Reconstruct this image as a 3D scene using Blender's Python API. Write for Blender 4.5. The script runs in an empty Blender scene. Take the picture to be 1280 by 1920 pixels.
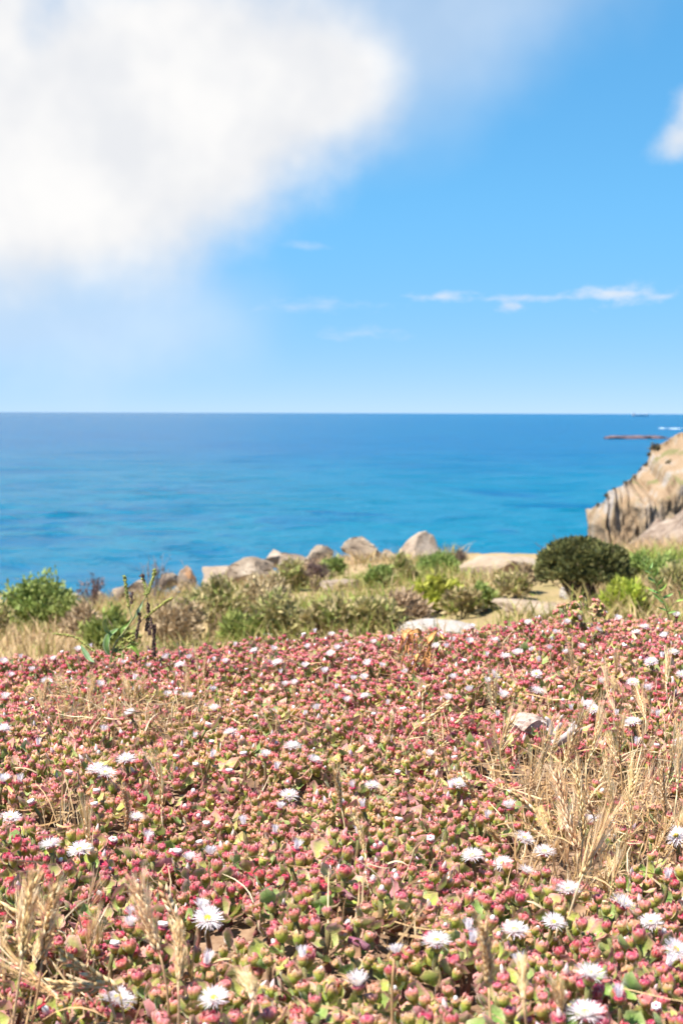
import bpy, bmesh, math, random
import numpy as np
from mathutils import Matrix, Vector, Euler
random.seed(7)
RNG = np.random.default_rng(7)
R = math.radians
S = bpy.context.scene
COL = S.collection

# ------------------------------------------------------------------ camera
CZ = 20.5                      # eye height above the sea (m); the mat lies about half a metre lower
F = 2667.0                     # focal length in photo pixels (1280 x 1920)
PITCH = math.atan(186 / F)
ROLL = math.atan(4 / 1280)
cam_d = bpy.data.cameras.new('camera')
cam = bpy.data.objects.new('camera', cam_d)
COL.objects.link(cam)
S.camera = cam
CAM_R = Matrix.Rotation(R(90) - PITCH, 3, 'X') @ Matrix.Rotation(ROLL, 3, 'Z')
cam.matrix_world = Matrix.Translation((0, 0, CZ)) @ CAM_R.to_4x4()
cam_d.sensor_fit = 'VERTICAL'
cam_d.sensor_height = 36
cam_d.lens = 50
cam_d.clip_start = 0.02
cam_d.clip_end = 200000
cam_d.dof.use_dof = True
cam_d.dof.focus_distance = 1.95
cam_d.dof.aperture_fstop = 11.0

# ------------------------------------------------------------------ sky and sun
SUN_EL, SUN_AZ = R(62), R(-118)          # azimuth measured from +Y towards +X
S.view_settings.view_transform = 'Standard'
S.view_settings.look = 'None'
S.view_settings.gamma = 1.0
S.view_settings.use_curve_mapping = False
S.view_settings.exposure = 1.27
S.cycles.use_denoising = True
try:
    S.cycles.denoiser = 'OPENIMAGEDENOISE'
    S.cycles.denoising_input_passes = 'RGB_ALBEDO_NORMAL'
except Exception:
    pass
S.cycles.max_bounces = 5
S.cycles.diffuse_bounces = 4
S.cycles.use_adaptive_sampling = True
S.cycles.adaptive_threshold = 0.02
S.cycles.transmission_bounces = 3
S.cycles.transparent_max_bounces = 4


class NT:
    """small helper round a node tree"""
    def __init__(s, tree):
        s.t = tree
        tree.nodes.clear()

    def n(s, kind, **kw):
        nd = s.t.nodes.new(kind)
        for k, v in kw.items():
            setattr(nd, k, v)
        return nd

    def put(s, sock, v):
        if isinstance(v, bpy.types.NodeSocket):
            s.t.links.new(v, sock)
        elif v is not None:
            sock.default_value = v

    def m(s, op, a, b=None, c=None, clamp=False):
        nd = s.n('ShaderNodeMath', operation=op, use_clamp=clamp)
        for i, v in enumerate((a, b, c)):
            if v is not None:
                s.put(nd.inputs[i], v)
        return nd.outputs[0]

    def rng(s, v, a, b, c=0.0, d=1.0, smooth=True):
        nd = s.n('ShaderNodeMapRange', interpolation_type='SMOOTHSTEP' if smooth else 'LINEAR')
        s.put(nd.inputs['Value'], v)
        for k, x in zip(('From Min', 'From Max', 'To Min', 'To Max'), (a, b, c, d)):
            nd.inputs[k].default_value = x
        return nd.outputs[0]

    def mix(s, f, a, b, mode='MIX'):
        nd = s.n('ShaderNodeMix', data_type='RGBA', blend_type=mode)
        s.put(nd.inputs[0], f)
        s.put(nd.inputs[6], a if isinstance(a, bpy.types.NodeSocket) else (*a, 1)[:4])
        s.put(nd.inputs[7], b if isinstance(b, bpy.types.NodeSocket) else (*b, 1)[:4])
        return nd.outputs[2]

    def noise(s, vec, scale, detail=3.0, rough=0.55, dist=0.0, out='Fac'):
        nd = s.n('ShaderNodeTexNoise')
        if vec is not None:
            s.put(nd.inputs['Vector'], vec)
        nd.inputs['Scale'].default_value = scale
        nd.inputs['Detail'].default_value = detail
        nd.inputs['Roughness'].default_value = rough
        nd.inputs['Distortion'].default_value = dist
        return nd.outputs[out]

    def comb(s, x, y, z):
        nd = s.n('ShaderNodeCombineXYZ')
        for i, v in enumerate((x, y, z)):
            s.put(nd.inputs[i], v)
        return nd.outputs[0]

    def sep(s, v):
        nd = s.n('ShaderNodeSeparateXYZ')
        s.put(nd.inputs[0], v)
        return nd.outputs

    def vmul(s, v, k):
        nd = s.n('ShaderNodeVectorMath', operation='MULTIPLY')
        s.put(nd.inputs[0], v)
        nd.inputs[1].default_value = k
        return nd.outputs[0]

    def ramp(s, f, stops):
        nd = s.n('ShaderNodeValToRGB')
        s.put(nd.inputs[0], f)
        e = nd.color_ramp.elements
        while len(e) < len(stops):
            e.new(0.5)
        for el, (p, c) in zip(e, stops):
            el.position = p
            el.color = (*c, 1)
        return nd.outputs[0]

    def bump(s, h, strength, dist, normal=None):
        nd = s.n('ShaderNodeBump')
        nd.inputs['Strength'].default_value = strength
        nd.inputs['Distance'].default_value = dist
        s.put(nd.inputs['Height'], h)
        if normal is not None:
            s.put(nd.inputs['Normal'], normal)
        return nd.outputs[0]


def px_dir(px, py):
    return (CAM_R @ Vector(((px - 640) / F, (960 - py) / F, -1))).normalized()


world = bpy.data.worlds.new('World')
S.world = world
world.use_nodes = True
w = NT(world.node_tree)
sky = w.n('ShaderNodeTexSky', sky_type='NISHITA', sun_disc=False)
sky.sun_elevation = SUN_EL
sky.sun_rotation = SUN_AZ
sky.altitude = 20
sky.air_density = 0.42
sky.dust_density = 0.0
sky.ozone_density = 6.0
hs = w.n('ShaderNodeHueSaturation')
hs.inputs['Saturation'].default_value = 2.0
hs.inputs['Value'].default_value = 1.52
gm = w.n('ShaderNodeGamma')
gm.inputs['Gamma'].default_value = 0.36
w.t.links.new(sky.outputs[0], gm.inputs['Color'])
w.t.links.new(gm.outputs[0], hs.inputs['Color'])
gen = w.n('ShaderNodeTexCoord').outputs['Generated']
gx, gy, gz = w.sep(gen)
az = w.m('MULTIPLY', w.m('ARCTAN2', gx, gy), F / 1000)           # thousandths of a photo pixel
el = w.m('MULTIPLY', w.m('ARCSINE', gz), F / 1000)
cv = w.comb(az, el, 0.0)
n1 = w.noise(cv, 2.6, 4.0, 0.5)
n2 = w.noise(cv, 9.0, 5.0, 0.55)
n3 = w.noise(w.comb(w.m('MULTIPLY', az, 0.9), w.m('MULTIPLY', el, 2.4), 3.7), 16.0, 6.0, 0.6)


def blob(cx, cy, rx, ry, ang=0.0):
    """1 at the middle of a cloud lobe, 0 at its rim; photo pixels turned into sky angles"""
    d = px_dir(cx, cy)
    a0, e0 = math.atan2(d.x, d.y) * F / 1000, math.asin(d.z) * F / 1000
    u, v = w.m('SUBTRACT', az, a0), w.m('SUBTRACT', el, e0)
    c, s_ = math.cos(R(ang)), math.sin(R(ang))
    p = w.m('DIVIDE', w.m('ADD', w.m('MULTIPLY', u, c), w.m('MULTIPLY', v, s_)), rx / 1000)
    q = w.m('DIVIDE', w.m('SUBTRACT', w.m('MULTIPLY', v, c), w.m('MULTIPLY', u, s_)), ry / 1000)
    r = w.m('SQRT', w.m('ADD', w.m('MULTIPLY', p, p), w.m('MULTIPLY', q, q)))
    return w.m('SUBTRACT', 1.0, r)


def smax(vals):
    o = vals[0]
    for v in vals[1:]:
        nd = w.m('SMOOTH_MAX', o, v, 0.25)
        o = nd
    return o


big = smax([blob(60, 290, 470, 230), blob(300, 190, 400, 260, 8), blob(545, 165, 205, 120, 12), blob(-260, 120, 420, 420)])
bigf = w.m('ADD', w.m('ADD', big, w.m('MULTIPLY', w.m('SUBTRACT', n1, 0.5), 0.62)), w.m('MULTIPLY', w.m('SUBTRACT', n2, 0.5), 0.3))
a_big = w.rng(bigf, -0.22, 0.42)
veil = smax([blob(760, 60, 460, 200, 18), blob(20, 580, 480, 140), blob(-100, 420, 500, 300)])
veilf = w.m('ADD', veil, w.m('MULTIPLY', w.m('SUBTRACT', n1, 0.5), 1.2))
a_veil = w.m('MULTIPLY', w.rng(veilf, -0.35, 0.8), 0.44)
wis = smax([blob(1165, 552, 170, 30, 2), blob(1060, 558, 330, 13, 1), blob(970, 575, 60, 20), blob(830, 556, 90, 14)])
wisf = w.m('ADD', wis, w.m('MULTIPLY', w.m('SUBTRACT', n3, 0.5), 2.6))
a_wis = w.m('MULTIPLY', w.rng(wisf, 0.25, 1.35), 0.72)
fai = smax([blob(600, 574, 170, 20), blob(670, 626, 120, 18), blob(575, 462, 60, 12)])
fai = w.m('ADD', fai, w.m('MULTIPLY', w.m('SUBTRACT', n3, 0.5), 2.6))
a_fai = w.m('MULTIPLY', w.rng(fai, 0.1, 1.4), 0.34)
puf = smax([blob(1275, 262, 75, 50, 25), blob(1330, 215, 90, 60)])
puff = w.m('ADD', puf, w.m('MULTIPLY', w.m('SUBTRACT', n2, 0.5), 1.5))
a_puf = w.m('MULTIPLY', w.rng(puff, 0.0, 1.0), 0.8)
# the same loose cloud goes on over the rest of the sky
gv = w.comb(gx, gy, w.m('MULTIPLY', gz, 2.0))
gn = w.noise(gv, 2.1, 6.0, 0.55)
a_gen = w.m('MULTIPLY', w.rng(gn, 0.57, 0.74), w.rng(el, 0.85, 1.3))
a_gen = w.m('MULTIPLY', a_gen, 0.85)
alpha = a_big
for a_ in (a_veil, a_wis, a_fai, a_puf, a_gen):
    inv = w.m('MULTIPLY', w.m('SUBTRACT', 1.0, alpha), w.m('SUBTRACT', 1.0, a_))
    alpha = w.m('SUBTRACT', 1.0, inv)
SKY_K = 0.15
cl = 0.402 / SKY_K
cloud_c = w.mix(w.rng(w.noise(cv, 4.5, 3.0, 0.5), 0.35, 0.7), (cl * .87, cl * .885, cl * .92), (cl * 1.03, cl * 1.02, cl * 1.01))
bg = w.n('ShaderNodeBackground')
bg.inputs['Strength'].default_value = SKY_K
w.t.links.new(w.mix(alpha, w.mix(1.0, hs.outputs[0], w.mix(w.rng(el, -0.08, 0.42), (.70, .755, .90), (.88, 1.09, 1.05)), 'MULTIPLY'), cloud_c), bg.inputs['Color'])
wo = w.n('ShaderNodeOutputWorld')
w.t.links.new(bg.outputs[0], wo.inputs['Surface'])

sun_d = bpy.data.lights.new('sun', 'SUN')
sun_d.energy = 5.0
sun_d.angle = R(0.55)
sun_d.color = (1.0, 0.93, 0.82)
sun = bpy.data.objects.new('sun', sun_d)
COL.objects.link(sun)
to_sun = Vector((math.sin(SUN_AZ) * math.cos(SUN_EL), math.cos(SUN_AZ) * math.cos(SUN_EL), math.sin(SUN_EL)))
sun.rotation_euler = to_sun.to_track_quat('Z', 'Y').to_euler()
sun.location = (0, 0, 60)


# ------------------------------------------------------------------ helpers
def tag(o, label=None, cat=None, group=None, kind=None):
    for k, v in (('label', label), ('category', cat), ('group', group), ('kind', kind)):
        if v:
            o[k] = v
    return o


def empty(name, loc=(0, 0, 0), rot=(0, 0, 0), scale=1.0):
    o = bpy.data.objects.new(name, None)
    o.location = loc
    o.rotation_euler = rot
    o.scale = (scale,) * 3
    o.empty_display_size = 0.02
    COL.objects.link(o)
    return o


def link(name, me, parent=None, mat4=None):
    o = bpy.data.objects.new(name, me)
    if parent is not None:
        o.parent = parent
    if mat4 is not None:
        o.matrix_local = mat4
    COL.objects.link(o)
    return o


class MB:
    """collects vertices, triangles and quads with a colour for each vertex"""
    def __init__(s):
        s.v, s.c, s.t, s.q, s.n = [], [], [], [], 0

    def add(s, v, c, tris=(), quads=()):
        v = np.asarray(v, float).reshape(-1, 3)
        c = np.asarray(c, float)
        if c.ndim == 1:
            c = np.tile(c, (len(v), 1))
        s.v.append(v)
        s.c.append(c)
        if len(tris):
            s.t.append(np.asarray(tris, int).reshape(-1, 3) + s.n)
        if len(quads):
            s.q.append(np.asarray(quads, int).reshape(-1, 4) + s.n)
        s.n += len(v)

    def arrays(s):
        v = np.concatenate(s.v) if s.v else np.zeros((0, 3))
        c = np.concatenate(s.c) if s.c else np.zeros((0, 3))
        t = np.concatenate(s.t) if s.t else np.zeros((0, 3), int)
        q = np.concatenate(s.q) if s.q else np.zeros((0, 4), int)
        return v, c, t, q

    def mesh(s, name, mat, smooth=True):
        v, c, t, q = s.arrays()
        return raw_mesh(name, v, c, t, q, mat, smooth)

    def build(s, name, mat, parent=None, smooth=True):
        return link(name, s.mesh(name, mat, smooth), parent)

    # shapes -------------------------------------------------------
    def tube(s, pts, rad, col, sides=5, col2=None):
        pts = np.asarray(pts, float)
        n = len(pts)
        rad = np.broadcast_to(np.asarray(rad, float), (n,)) if np.ndim(rad) else np.full(n, rad)
        tan = np.gradient(pts, axis=0)
        tan /= np.linalg.norm(tan, axis=1)[:, None] + 1e-12
        ref = np.array([0.31, 0.17, 0.93]) if abs(tan[0, 2]) < 0.8 else np.array([0.9, 0.3, 0.1])
        a = np.cross(tan, ref)
        a /= np.linalg.norm(a, axis=1)[:, None] + 1e-12
        b = np.cross(tan, a)
        th = np.arange(sides) * 2 * math.pi / sides
        ring = pts[:, None, :] + rad[:, None, None] * (np.cos(th)[None, :, None] * a[:, None, :] + np.sin(th)[None, :, None] * b[:, None, :])
        v = np.concatenate([ring.reshape(-1, 3), pts[-1:]])
        q = [(i * sides + j, i * sides + (j + 1) % sides, (i + 1) * sides + (j + 1) % sides, (i + 1) * sides + j) for i in range(n - 1) for j in range(sides)]
        t = [((n - 1) * sides + j, (n - 1) * sides + (j + 1) % sides, n * sides) for j in range(sides)]
        if col2 is None:
            c = np.tile(col, (len(v), 1))
        else:
            f = np.linspace(0, 1, n)[:, None]
            cc = np.asarray(col) * (1 - f) + np.asarray(col2) * f
            c = np.concatenate([np.repeat(cc, sides, 0), cc[-1:]])
        s.add(v, c, t, q)

    def strip(s, pts, wid, nrm, col, col2=None):
        """a blade: pts along it, width tapering as given, nrm the face's normal"""
        pts = np.asarray(pts, float)
        n = len(pts)
        tan = np.gradient(pts, axis=0)
        side = np.cross(tan, np.asarray(nrm, float))
        side /= np.linalg.norm(side, axis=1)[:, None] + 1e-12
        wv = np.asarray(wid, float).reshape(-1, 1) * 0.5
        v = np.empty((2 * n, 3))
        v[0::2] = pts - side * wv
        v[1::2] = pts + side * wv
        q = [(2 * i, 2 * i + 1, 2 * i + 3, 2 * i + 2) for i in range(n - 1)]
        if col2 is None:
            c = np.tile(col, (2 * n, 1))
        else:
            f = np.repeat(np.linspace(0, 1, n), 2)[:, None]
            c = np.asarray(col) * (1 - f) + np.asarray(col2) * f
        s.add(v, c, quads=q)

    def box(s, lo, hi, col):
        (x0, y0, z0), (x1, y1, z1) = lo, hi
        v = [(x0, y0, z0), (x1, y0, z0), (x1, y1, z0), (x0, y1, z0), (x0, y0, z1), (x1, y0, z1), (x1, y1, z1), (x0, y1, z1)]
        s.add(v, col, quads=[(0, 3, 2, 1), (4, 5, 6, 7), (0, 1, 5, 4), (1, 2, 6, 5), (2, 3, 7, 6), (3, 0, 4, 7)])


def raw_mesh(name, v, c, t, q, mat, smooth=True):
    me = bpy.data.meshes.new(name)
    nt, nq = len(t), len(q)
    me.vertices.add(len(v))
    me.vertices.foreach_set('co', np.ascontiguousarray(v, dtype=np.float32).ravel())
    idx = np.concatenate([np.asarray(t).ravel(), np.asarray(q).ravel()]).astype(np.int32)
    me.loops.add(len(idx))
    me.loops.foreach_set('vertex_index', idx)
    me.polygons.add(nt + nq)
    st = np.concatenate([np.arange(nt) * 3, nt * 3 + np.arange(nq) * 4]).astype(np.int32)
    me.polygons.foreach_set('loop_start', st)
    me.polygons.foreach_set('use_smooth', np.full(nt + nq, smooth, dtype=bool))
    me.update(calc_edges=True)
    if c is not None and len(c):
        at_ = me.color_attributes.new('col', 'FLOAT_COLOR', 'POINT')
        rgba = np.ones((len(v), 4), dtype=np.float32)
        rgba[:, :3] = c
        at_.data.foreach_set('color', rgba.ravel())
    me.materials.append(mat)
    me.validate()
    return me


def smooth_(a, b, x):
    t = np.clip((np.asarray(x, float) - a) / (b - a), 0, 1)
    return t * t * (3 - 2 * t)


def _h(i, j, seed):
    n = (i.astype(np.int64) * 374761393 + j.astype(np.int64) * 668265263 + seed * 974711) & 0x7fffffff
    n = ((n ^ (n >> 13)) * 1274126177) & 0x7fffffff
    return ((n ^ (n >> 16)) & 0xffff) / 65535.0


def vn(x, y, seed=0):
    x, y = np.asarray(x, float), np.asarray(y, float)
    i, j = np.floor(x), np.floor(y)
    fx, fy = x - i, y - j
    fx, fy = fx * fx * (3 - 2 * fx), fy * fy * (3 - 2 * fy)
    a, b = _h(i, j, seed), _h(i + 1, j, seed)
    c, d = _h(i, j + 1, seed), _h(i + 1, j + 1, seed)
    return (a * (1 - fx) + b * fx) * (1 - fy) + (c * (1 - fx) + d * fx) * fy


def fbm(x, y, seed=0, oct_=4, gain=0.5):
    o, a, k, tot = 0, 1.0, 1.0, 0
    for i in range(oct_):
        o = o + a * vn(np.asarray(x) * k, np.asarray(y) * k, seed + i * 17)
        tot += a
        a *= gain
        k *= 2.03
    return o / tot


def at(px, py, y):
    """the point at forward distance y seen at a photo pixel"""
    d = px_dir(px, py)
    return Vector((0, 0, CZ)) + d * (y / d.y)


def project(x, y, z):
    M = np.array(CAM_R)
    d = np.stack([np.asarray(x, float), np.asarray(y, float), np.asarray(z, float) - CZ], -1) @ M
    return 640 + F * d[..., 0] / -d[..., 2], 960 - F * d[..., 1] / -d[..., 2]


# ------------------------------------------------------------------ materials
def material(name):
    m = bpy.data.materials.new(name)
    m.use_nodes = True
    return m, NT(m.node_tree)


def principled(n, color, rough=0.6, spec=0.3, normal=None, sheen=0.0, trans=0.0):
    p = n.n('ShaderNodeBsdfPrincipled')
    n.put(p.inputs['Base Color'], color if isinstance(color, bpy.types.NodeSocket) else (*color, 1))
    n.put(p.inputs['Roughness'], rough)
    p.inputs['Specular IOR Level'].default_value = spec
    if sheen:
        p.inputs['Sheen Weight'].default_value = sheen
        p.inputs['Sheen Roughness'].default_value = 0.4
    if normal is not None:
        n.put(p.inputs['Normal'], normal)
    out = n.n('ShaderNodeOutputMaterial')
    sh = p.outputs[0]
    if trans:
        tr = n.n('ShaderNodeBsdfTranslucent')
        n.put(tr.inputs['Color'], color if isinstance(color, bpy.types.NodeSocket) else (*color, 1))
        mx = n.n('ShaderNodeMixShader')
        mx.inputs[0].default_value = trans
        n.t.links.new(sh, mx.inputs[1])
        n.t.links.new(tr.outputs[0], mx.inputs[2])
        sh = mx.outputs[0]
    n.t.links.new(sh, out.inputs['Surface'])
    return p


def attr_mat(name, rough, spec, sheen=0.0, trans=0.0, nscale=150.0, namt=0.5, papillae=0.0, vary=0.12):
    m, n = material(name)
    a = n.n('ShaderNodeAttribute', attribute_name='col').outputs['Color']
    pos = n.n('ShaderNodeNewGeometry').outputs['Position']
    f = n.noise(pos, nscale, 3, 0.6)
    hs_ = n.n('ShaderNodeHueSaturation')
    rnd = n.n('ShaderNodeObjectInfo').outputs['Random']
    n.put(hs_.inputs['Hue'], n.rng(rnd, 0, 1, 0.5 - vary * 0.12, 0.5 + vary * 0.12, False))
    n.put(hs_.inputs['Value'], n.rng(f, 0.25, 0.75, 1 - namt, 1 + namt * 0.8, False))
    n.t.links.new(a, hs_.inputs['Color'])
    nr = None
    if papillae:
        vo = n.n('ShaderNodeTexVoronoi')
        n.put(vo.inputs['Vector'], pos)
        vo.inputs['Scale'].default_value = 900
        nr = n.bump(n.rng(vo.outputs['Distance'], 0.0, 0.6, 1.0, 0.0), papillae, 0.0006)
    principled(n, hs_.outputs[0], rough, spec, nr, sheen, trans)
    return m


M_ICE = attr_mat('ice_plant_flesh', 0.45, 0.35, 0.3, 0.3, 220, 0.22, 0.6)
M_PETAL = attr_mat('petal', 0.6, 0.2, 0.0, 0.3, 300, 0.04)
M_STRAW = attr_mat('dry_straw', 0.6, 0.3, 0.0, 0.3, 180, 0.3)
M_LEAF = attr_mat('weed_leaf', 0.5, 0.35, 0.1, 0.2, 120, 0.25)
M_BUSH = attr_mat('bush_leaf', 0.6, 0.25, 0.0, 0.2, 6, 0.35)
M_WOOD = attr_mat('twig_bark', 0.8, 0.2, 0.0, 0.0, 200, 0.4)
M_DEAD = attr_mat('dead_leaf', 0.7, 0.2, 0.0, 0.15, 150, 0.35)
M_HAZED_PAINT = attr_mat('hazed_ship_paint', 0.6, 0.3, 0.0, 0.0, 0.1, 0.1)


def rock_mat(name, c1, c2, c3, scale, lichen=None, bump=0.5, bd=0.02):
    m, n = material(name)
    pos = n.n('ShaderNodeNewGeometry').outputs['Position']
    f = n.noise(pos, scale, 6, 0.62, 0.4)
    c = n.ramp(f, [(0.28, c1), (0.5, c2), (0.72, c3)])
    sp = n.noise(pos, scale * 9, 4, 0.7)
    c = n.mix(n.rng(sp, 0.35, 0.7, 0.0, 0.35), c, tuple(x * 0.45 for x in c1))
    if lichen:
        lf = n.noise(pos, scale * 1.7, 5, 0.6)
        c = n.mix(n.rng(lf, 0.52, 0.66, 0.0, 0.55), c, lichen)
    h = n.m('ADD', n.noise(pos, scale * 3, 8, 0.65), n.m('MULTIPLY', n.noise(pos, scale * 14, 4, 0.6), 0.4))
    principled(n, c, 0.9, 0.2, n.bump(h, bump, bd))
    return m


M_ROCK = rock_mat('pale_rock', (0.187, 0.136, 0.102), (0.357, 0.281, 0.221), (0.493, 0.416, 0.348), 3.0, None, .7, .06)
M_ROCKG = rock_mat('grey_rock', (0.126, 0.090, 0.068), (0.261, 0.203, 0.153), (0.414, 0.347, 0.279), 3.2, None, .7, .06)
M_LICHEN = rock_mat('lichen_rock', (0.187, 0.145, 0.111), (0.323, 0.255, 0.204), (0.442, 0.383, 0.323), 3.0, (.52, .22, .06), .7, .06)
M_SLAB = rock_mat('sandy_rock', (0.229, 0.163, 0.114), (0.334, 0.260, 0.194), (0.405, 0.330, 0.264), 1.6, None, .6, .05)
M_WHITE = rock_mat('white_rock', (0.295, 0.262, 0.246), (0.426, 0.385, 0.361), (0.525, 0.492, 0.467), 4.0, None, .5, .04)
M_STONE = rock_mat('pink_stone', (.28, .175, .135), (.46, .34, .285), (.60, .50, .45), 38.0, None, .8, .004)
M_CLOD = rock_mat('grey_stone', (.20, .15, .13), (.36, .30, .27), (.50, .44, .40), 45.0, None, .8, .004)
M_ISLET = rock_mat('islet_rock', (.07, .05, .06), (.13, .09, .10), (.19, .14, .14), 0.15, None, .6, .6)

# ------------------------------------------------------------------ ground
PY = np.array([-6, -2, 0.0, 1.0, 2.0, 2.9, 3.3, 3.8, 5.0, 7.0, 9.0, 12, 16, 20, 60.])
PZ = np.array([-.70, -.60, -.54, -.51, -.508, -.522, -.545, -.66, -1.04, -1.32, -1.5, -1.68, -1.9, -2.16, -4.4])
_fy = np.linspace(-6, 60, 3301)
_fz = np.interp(_fy, PY, PZ)
_k = np.hanning(25)
_fz = np.convolve(np.pad(_fz, 12, mode='edge'), _k / _k.sum(), 'valid')


def rim(x):
    return 20.8 + 1.2 * (fbm(np.asarray(x) * 0.35 + 5, np.zeros_like(np.asarray(x, float)), 3) - 0.5) - 0.22 * np.clip(-np.asarray(x, float), -2, 6)


def canopy(x, y):
    """top of the plant mat, relative to the eye"""
    x, y = np.asarray(x, float), np.asarray(y, float)
    z = np.interp(y, _fy, _fz)
    z = z + (np.where(x < 0, .080, .058) * np.clip(x, -2, 2)) * smooth_(1.2, 2.9, y) + 0.11 * np.clip(x, -9, 0.2) * smooth_(4.0, 17, y)
    bumpy = (fbm(x * 5 + 3, y * 5 + 9, 11, 3) - 0.5) * 0.085 + (vn(x * 1.7, y * 1.7, 5) - 0.5) * 0.05
    return z + bumpy * smooth_(4.6, 3.6, y)


def soil(x, y):
    x, y = np.asarray(x, float), np.asarray(y, float)
    z = canopy(x, y) - 0.038 * smooth_(4.4, 3.4, y)
    far = smooth_(5, 9, y)
    z = z + far * ((fbm(x * 0.55, y * 0.55, 21, 4) - 0.5) * 0.42 + (fbm(x * 3.2, y * 3.2, 31, 3) - 0.5) * 0.06)
    z = z + (1 - far) * (fbm(x * 22, y * 22, 41, 3) - 0.5) * 0.016
    d = np.maximum(0, y - rim(x))
    return np.maximum(z - d * 1.5 - 0.35 * smooth_(0, 0.8, d), -23.0)


xs = np.unique(np.concatenate([np.linspace(-1.6, 1.6, 120), np.linspace(-9, 9, 110), np.linspace(-45, 60, 60)]))
ys = np.unique(np.concatenate([np.linspace(-6, 0.6, 20), np.linspace(0.6, 4.4, 150), np.linspace(4.4, 23, 140), np.linspace(23, 45, 30)]))
GX, GY = np.meshgrid(xs, ys)
GZ = soil(GX, GY) + CZ
nx, ny = len(xs), len(ys)
ii = (np.arange(ny - 1)[:, None] * nx + np.arange(nx - 1)[None, :]).ravel()
quads = np.stack([ii, ii + 1, ii + nx + 1, ii + nx], 1)
m, n = material('earth')
pos = n.n('ShaderNodeNewGeometry').outputs['Position']
px_, py_, pz_ = n.sep(pos)
near = n.ramp(n.noise(pos, 35, 6, 0.65), [(0.3, (.10, .06, .04)), (0.5, (.20, .125, .08)), (0.72, (.32, .22, .15))])
far_ = n.ramp(n.noise(pos, 1.3, 6, 0.62), [(0.3, (.18, .155, .06)), (0.46, (.29, .215, .11)), (0.6, (.36, .255, .17)), (0.75, (.41, .305, .225))])
fine = n.noise(pos, 14, 4, 0.6)
far_ = n.mix(n.rng(fine, 0.4, 0.65, 0, 0.5), far_, (.21, .165, .085))
c = n.mix(n.rng(py_, 4.0, 6.0), near, far_)
h = n.m('ADD', n.m('MULTIPLY', n.noise(pos, 90, 5, 0.65), 0.35), n.noise(pos, 12, 5, 0.6))
principled(n, c, 0.95, 0.15, n.bump(h, 0.7, 0.02))
tag(link('ground', raw_mesh('ground', np.stack([GX, GY, GZ], -1).reshape(-1, 3), None, np.zeros((0, 3), int), quads, m)), kind='structure')

# ------------------------------------------------------------------ sea
m, n = material('sea_water')
pos = n.n('ShaderNodeNewGeometry').outputs['Position']
sx_, sy_, sz_ = n.sep(pos)
patch = n.noise(n.vmul(pos, (0.006, 0.0035, 1)), 1.0, 4, 0.55, 0.5)
patch2 = n.noise(n.vmul(pos, (0.02, 0.02, 1)), 1.0, 4, 0.6)
shallow = n.rng(sy_, 120, 900, 1.0, 0.0)
tq = n.m('MULTIPLY', n.rng(n.m('ADD', patch, n.m('MULTIPLY', patch2, 0.35)), 0.5, 0.85, 0.2, 1.0), n.rng(shallow, 0, 1, 0.25, 1.0, False))
deep = n.mix(n.rng(patch2, 0.3, 0.7), (.0, .066, .172), (.0, .077, .192))
wc = n.mix(tq, deep, (.002, .118, .20))
wn = n.m('ADD', n.noise(n.vmul(pos, (0.5, 0.9, 1)), 1.0, 5, 0.6), n.m('MULTIPLY', n.noise(n.vmul(pos, (0.09, 0.22, 1)), 1.0, 4, 0.6), 2.2))
wn = n.m('ADD', wn, n.m('MULTIPLY', n.noise(n.vmul(pos, (0.012, 0.03, 1)), 1.0, 4, 0.6), 5.0))
p = principled(n, wc, 0.24, 0.12, n.bump(wn, 0.8, 0.8))
p.inputs['IOR'].default_value = 1.33
# one disc to the horizon: rings and spokes are finest where waves can be told apart
rad = np.concatenate([[12, 30, 60, 90], 1 / np.linspace(1 / 112., 1 / 16000., 340), [24000, 40000, 90000]])
th = np.concatenate([np.linspace(R(-24), R(24), 270), np.linspace(R(24), R(336), 60)[1:-1]])
TH, RD = np.meshgrid(th, rad)
X_, Y_ = RD * np.sin(TH), RD * np.cos(TH)
dr = np.maximum(np.gradient(rad)[:, None], RD * R(48) / 270)
Z_ = np.zeros_like(X_)
infr = smooth_(R(26), R(22), np.abs(TH)) * smooth_(100, 125, RD)
for k_, lam in enumerate((1.5, 2.3, 3.6, 5.6, 8.7, 13.5, 21., 33., 51., 80., 125.)):
    ca, sa = math.cos(.25 + .17 * (k_ % 4)), math.sin(.25 + .17 * (k_ % 4))
    wv_ = vn((X_ * ca + Y_ * sa) / lam / 1.25, (-X_ * sa + Y_ * ca) / lam, 300 + k_)
    wv_ = 1 - np.abs(2 * wv_ - 1) ** 1.3
    Z_ += (wv_ - .5) * min(.060 * lam, .9) * smooth_(1.3, 2.6, lam / dr) * smooth_(26, 8, lam / dr) * infr
nr_, nth = X_.shape
idx = np.arange(nr_ * nth).reshape(nr_, nth)
qd = np.stack([idx[:-1], np.roll(idx[:-1], -1, 1), np.roll(idx[1:], -1, 1), idx[1:]], -1).reshape(-1, 4)[:, ::-1]
vv = np.concatenate([np.stack([X_, Y_, Z_], -1).reshape(-1, 3), [[0, 0, 0]]])
tri = np.stack([idx[0], np.full(nth, nr_ * nth), np.roll(idx[0], -1)], 1)[:, ::-1]
me = raw_mesh('sea', vv, None, tri, qd, m)
tag(link('sea', me), kind='structure')


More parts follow.
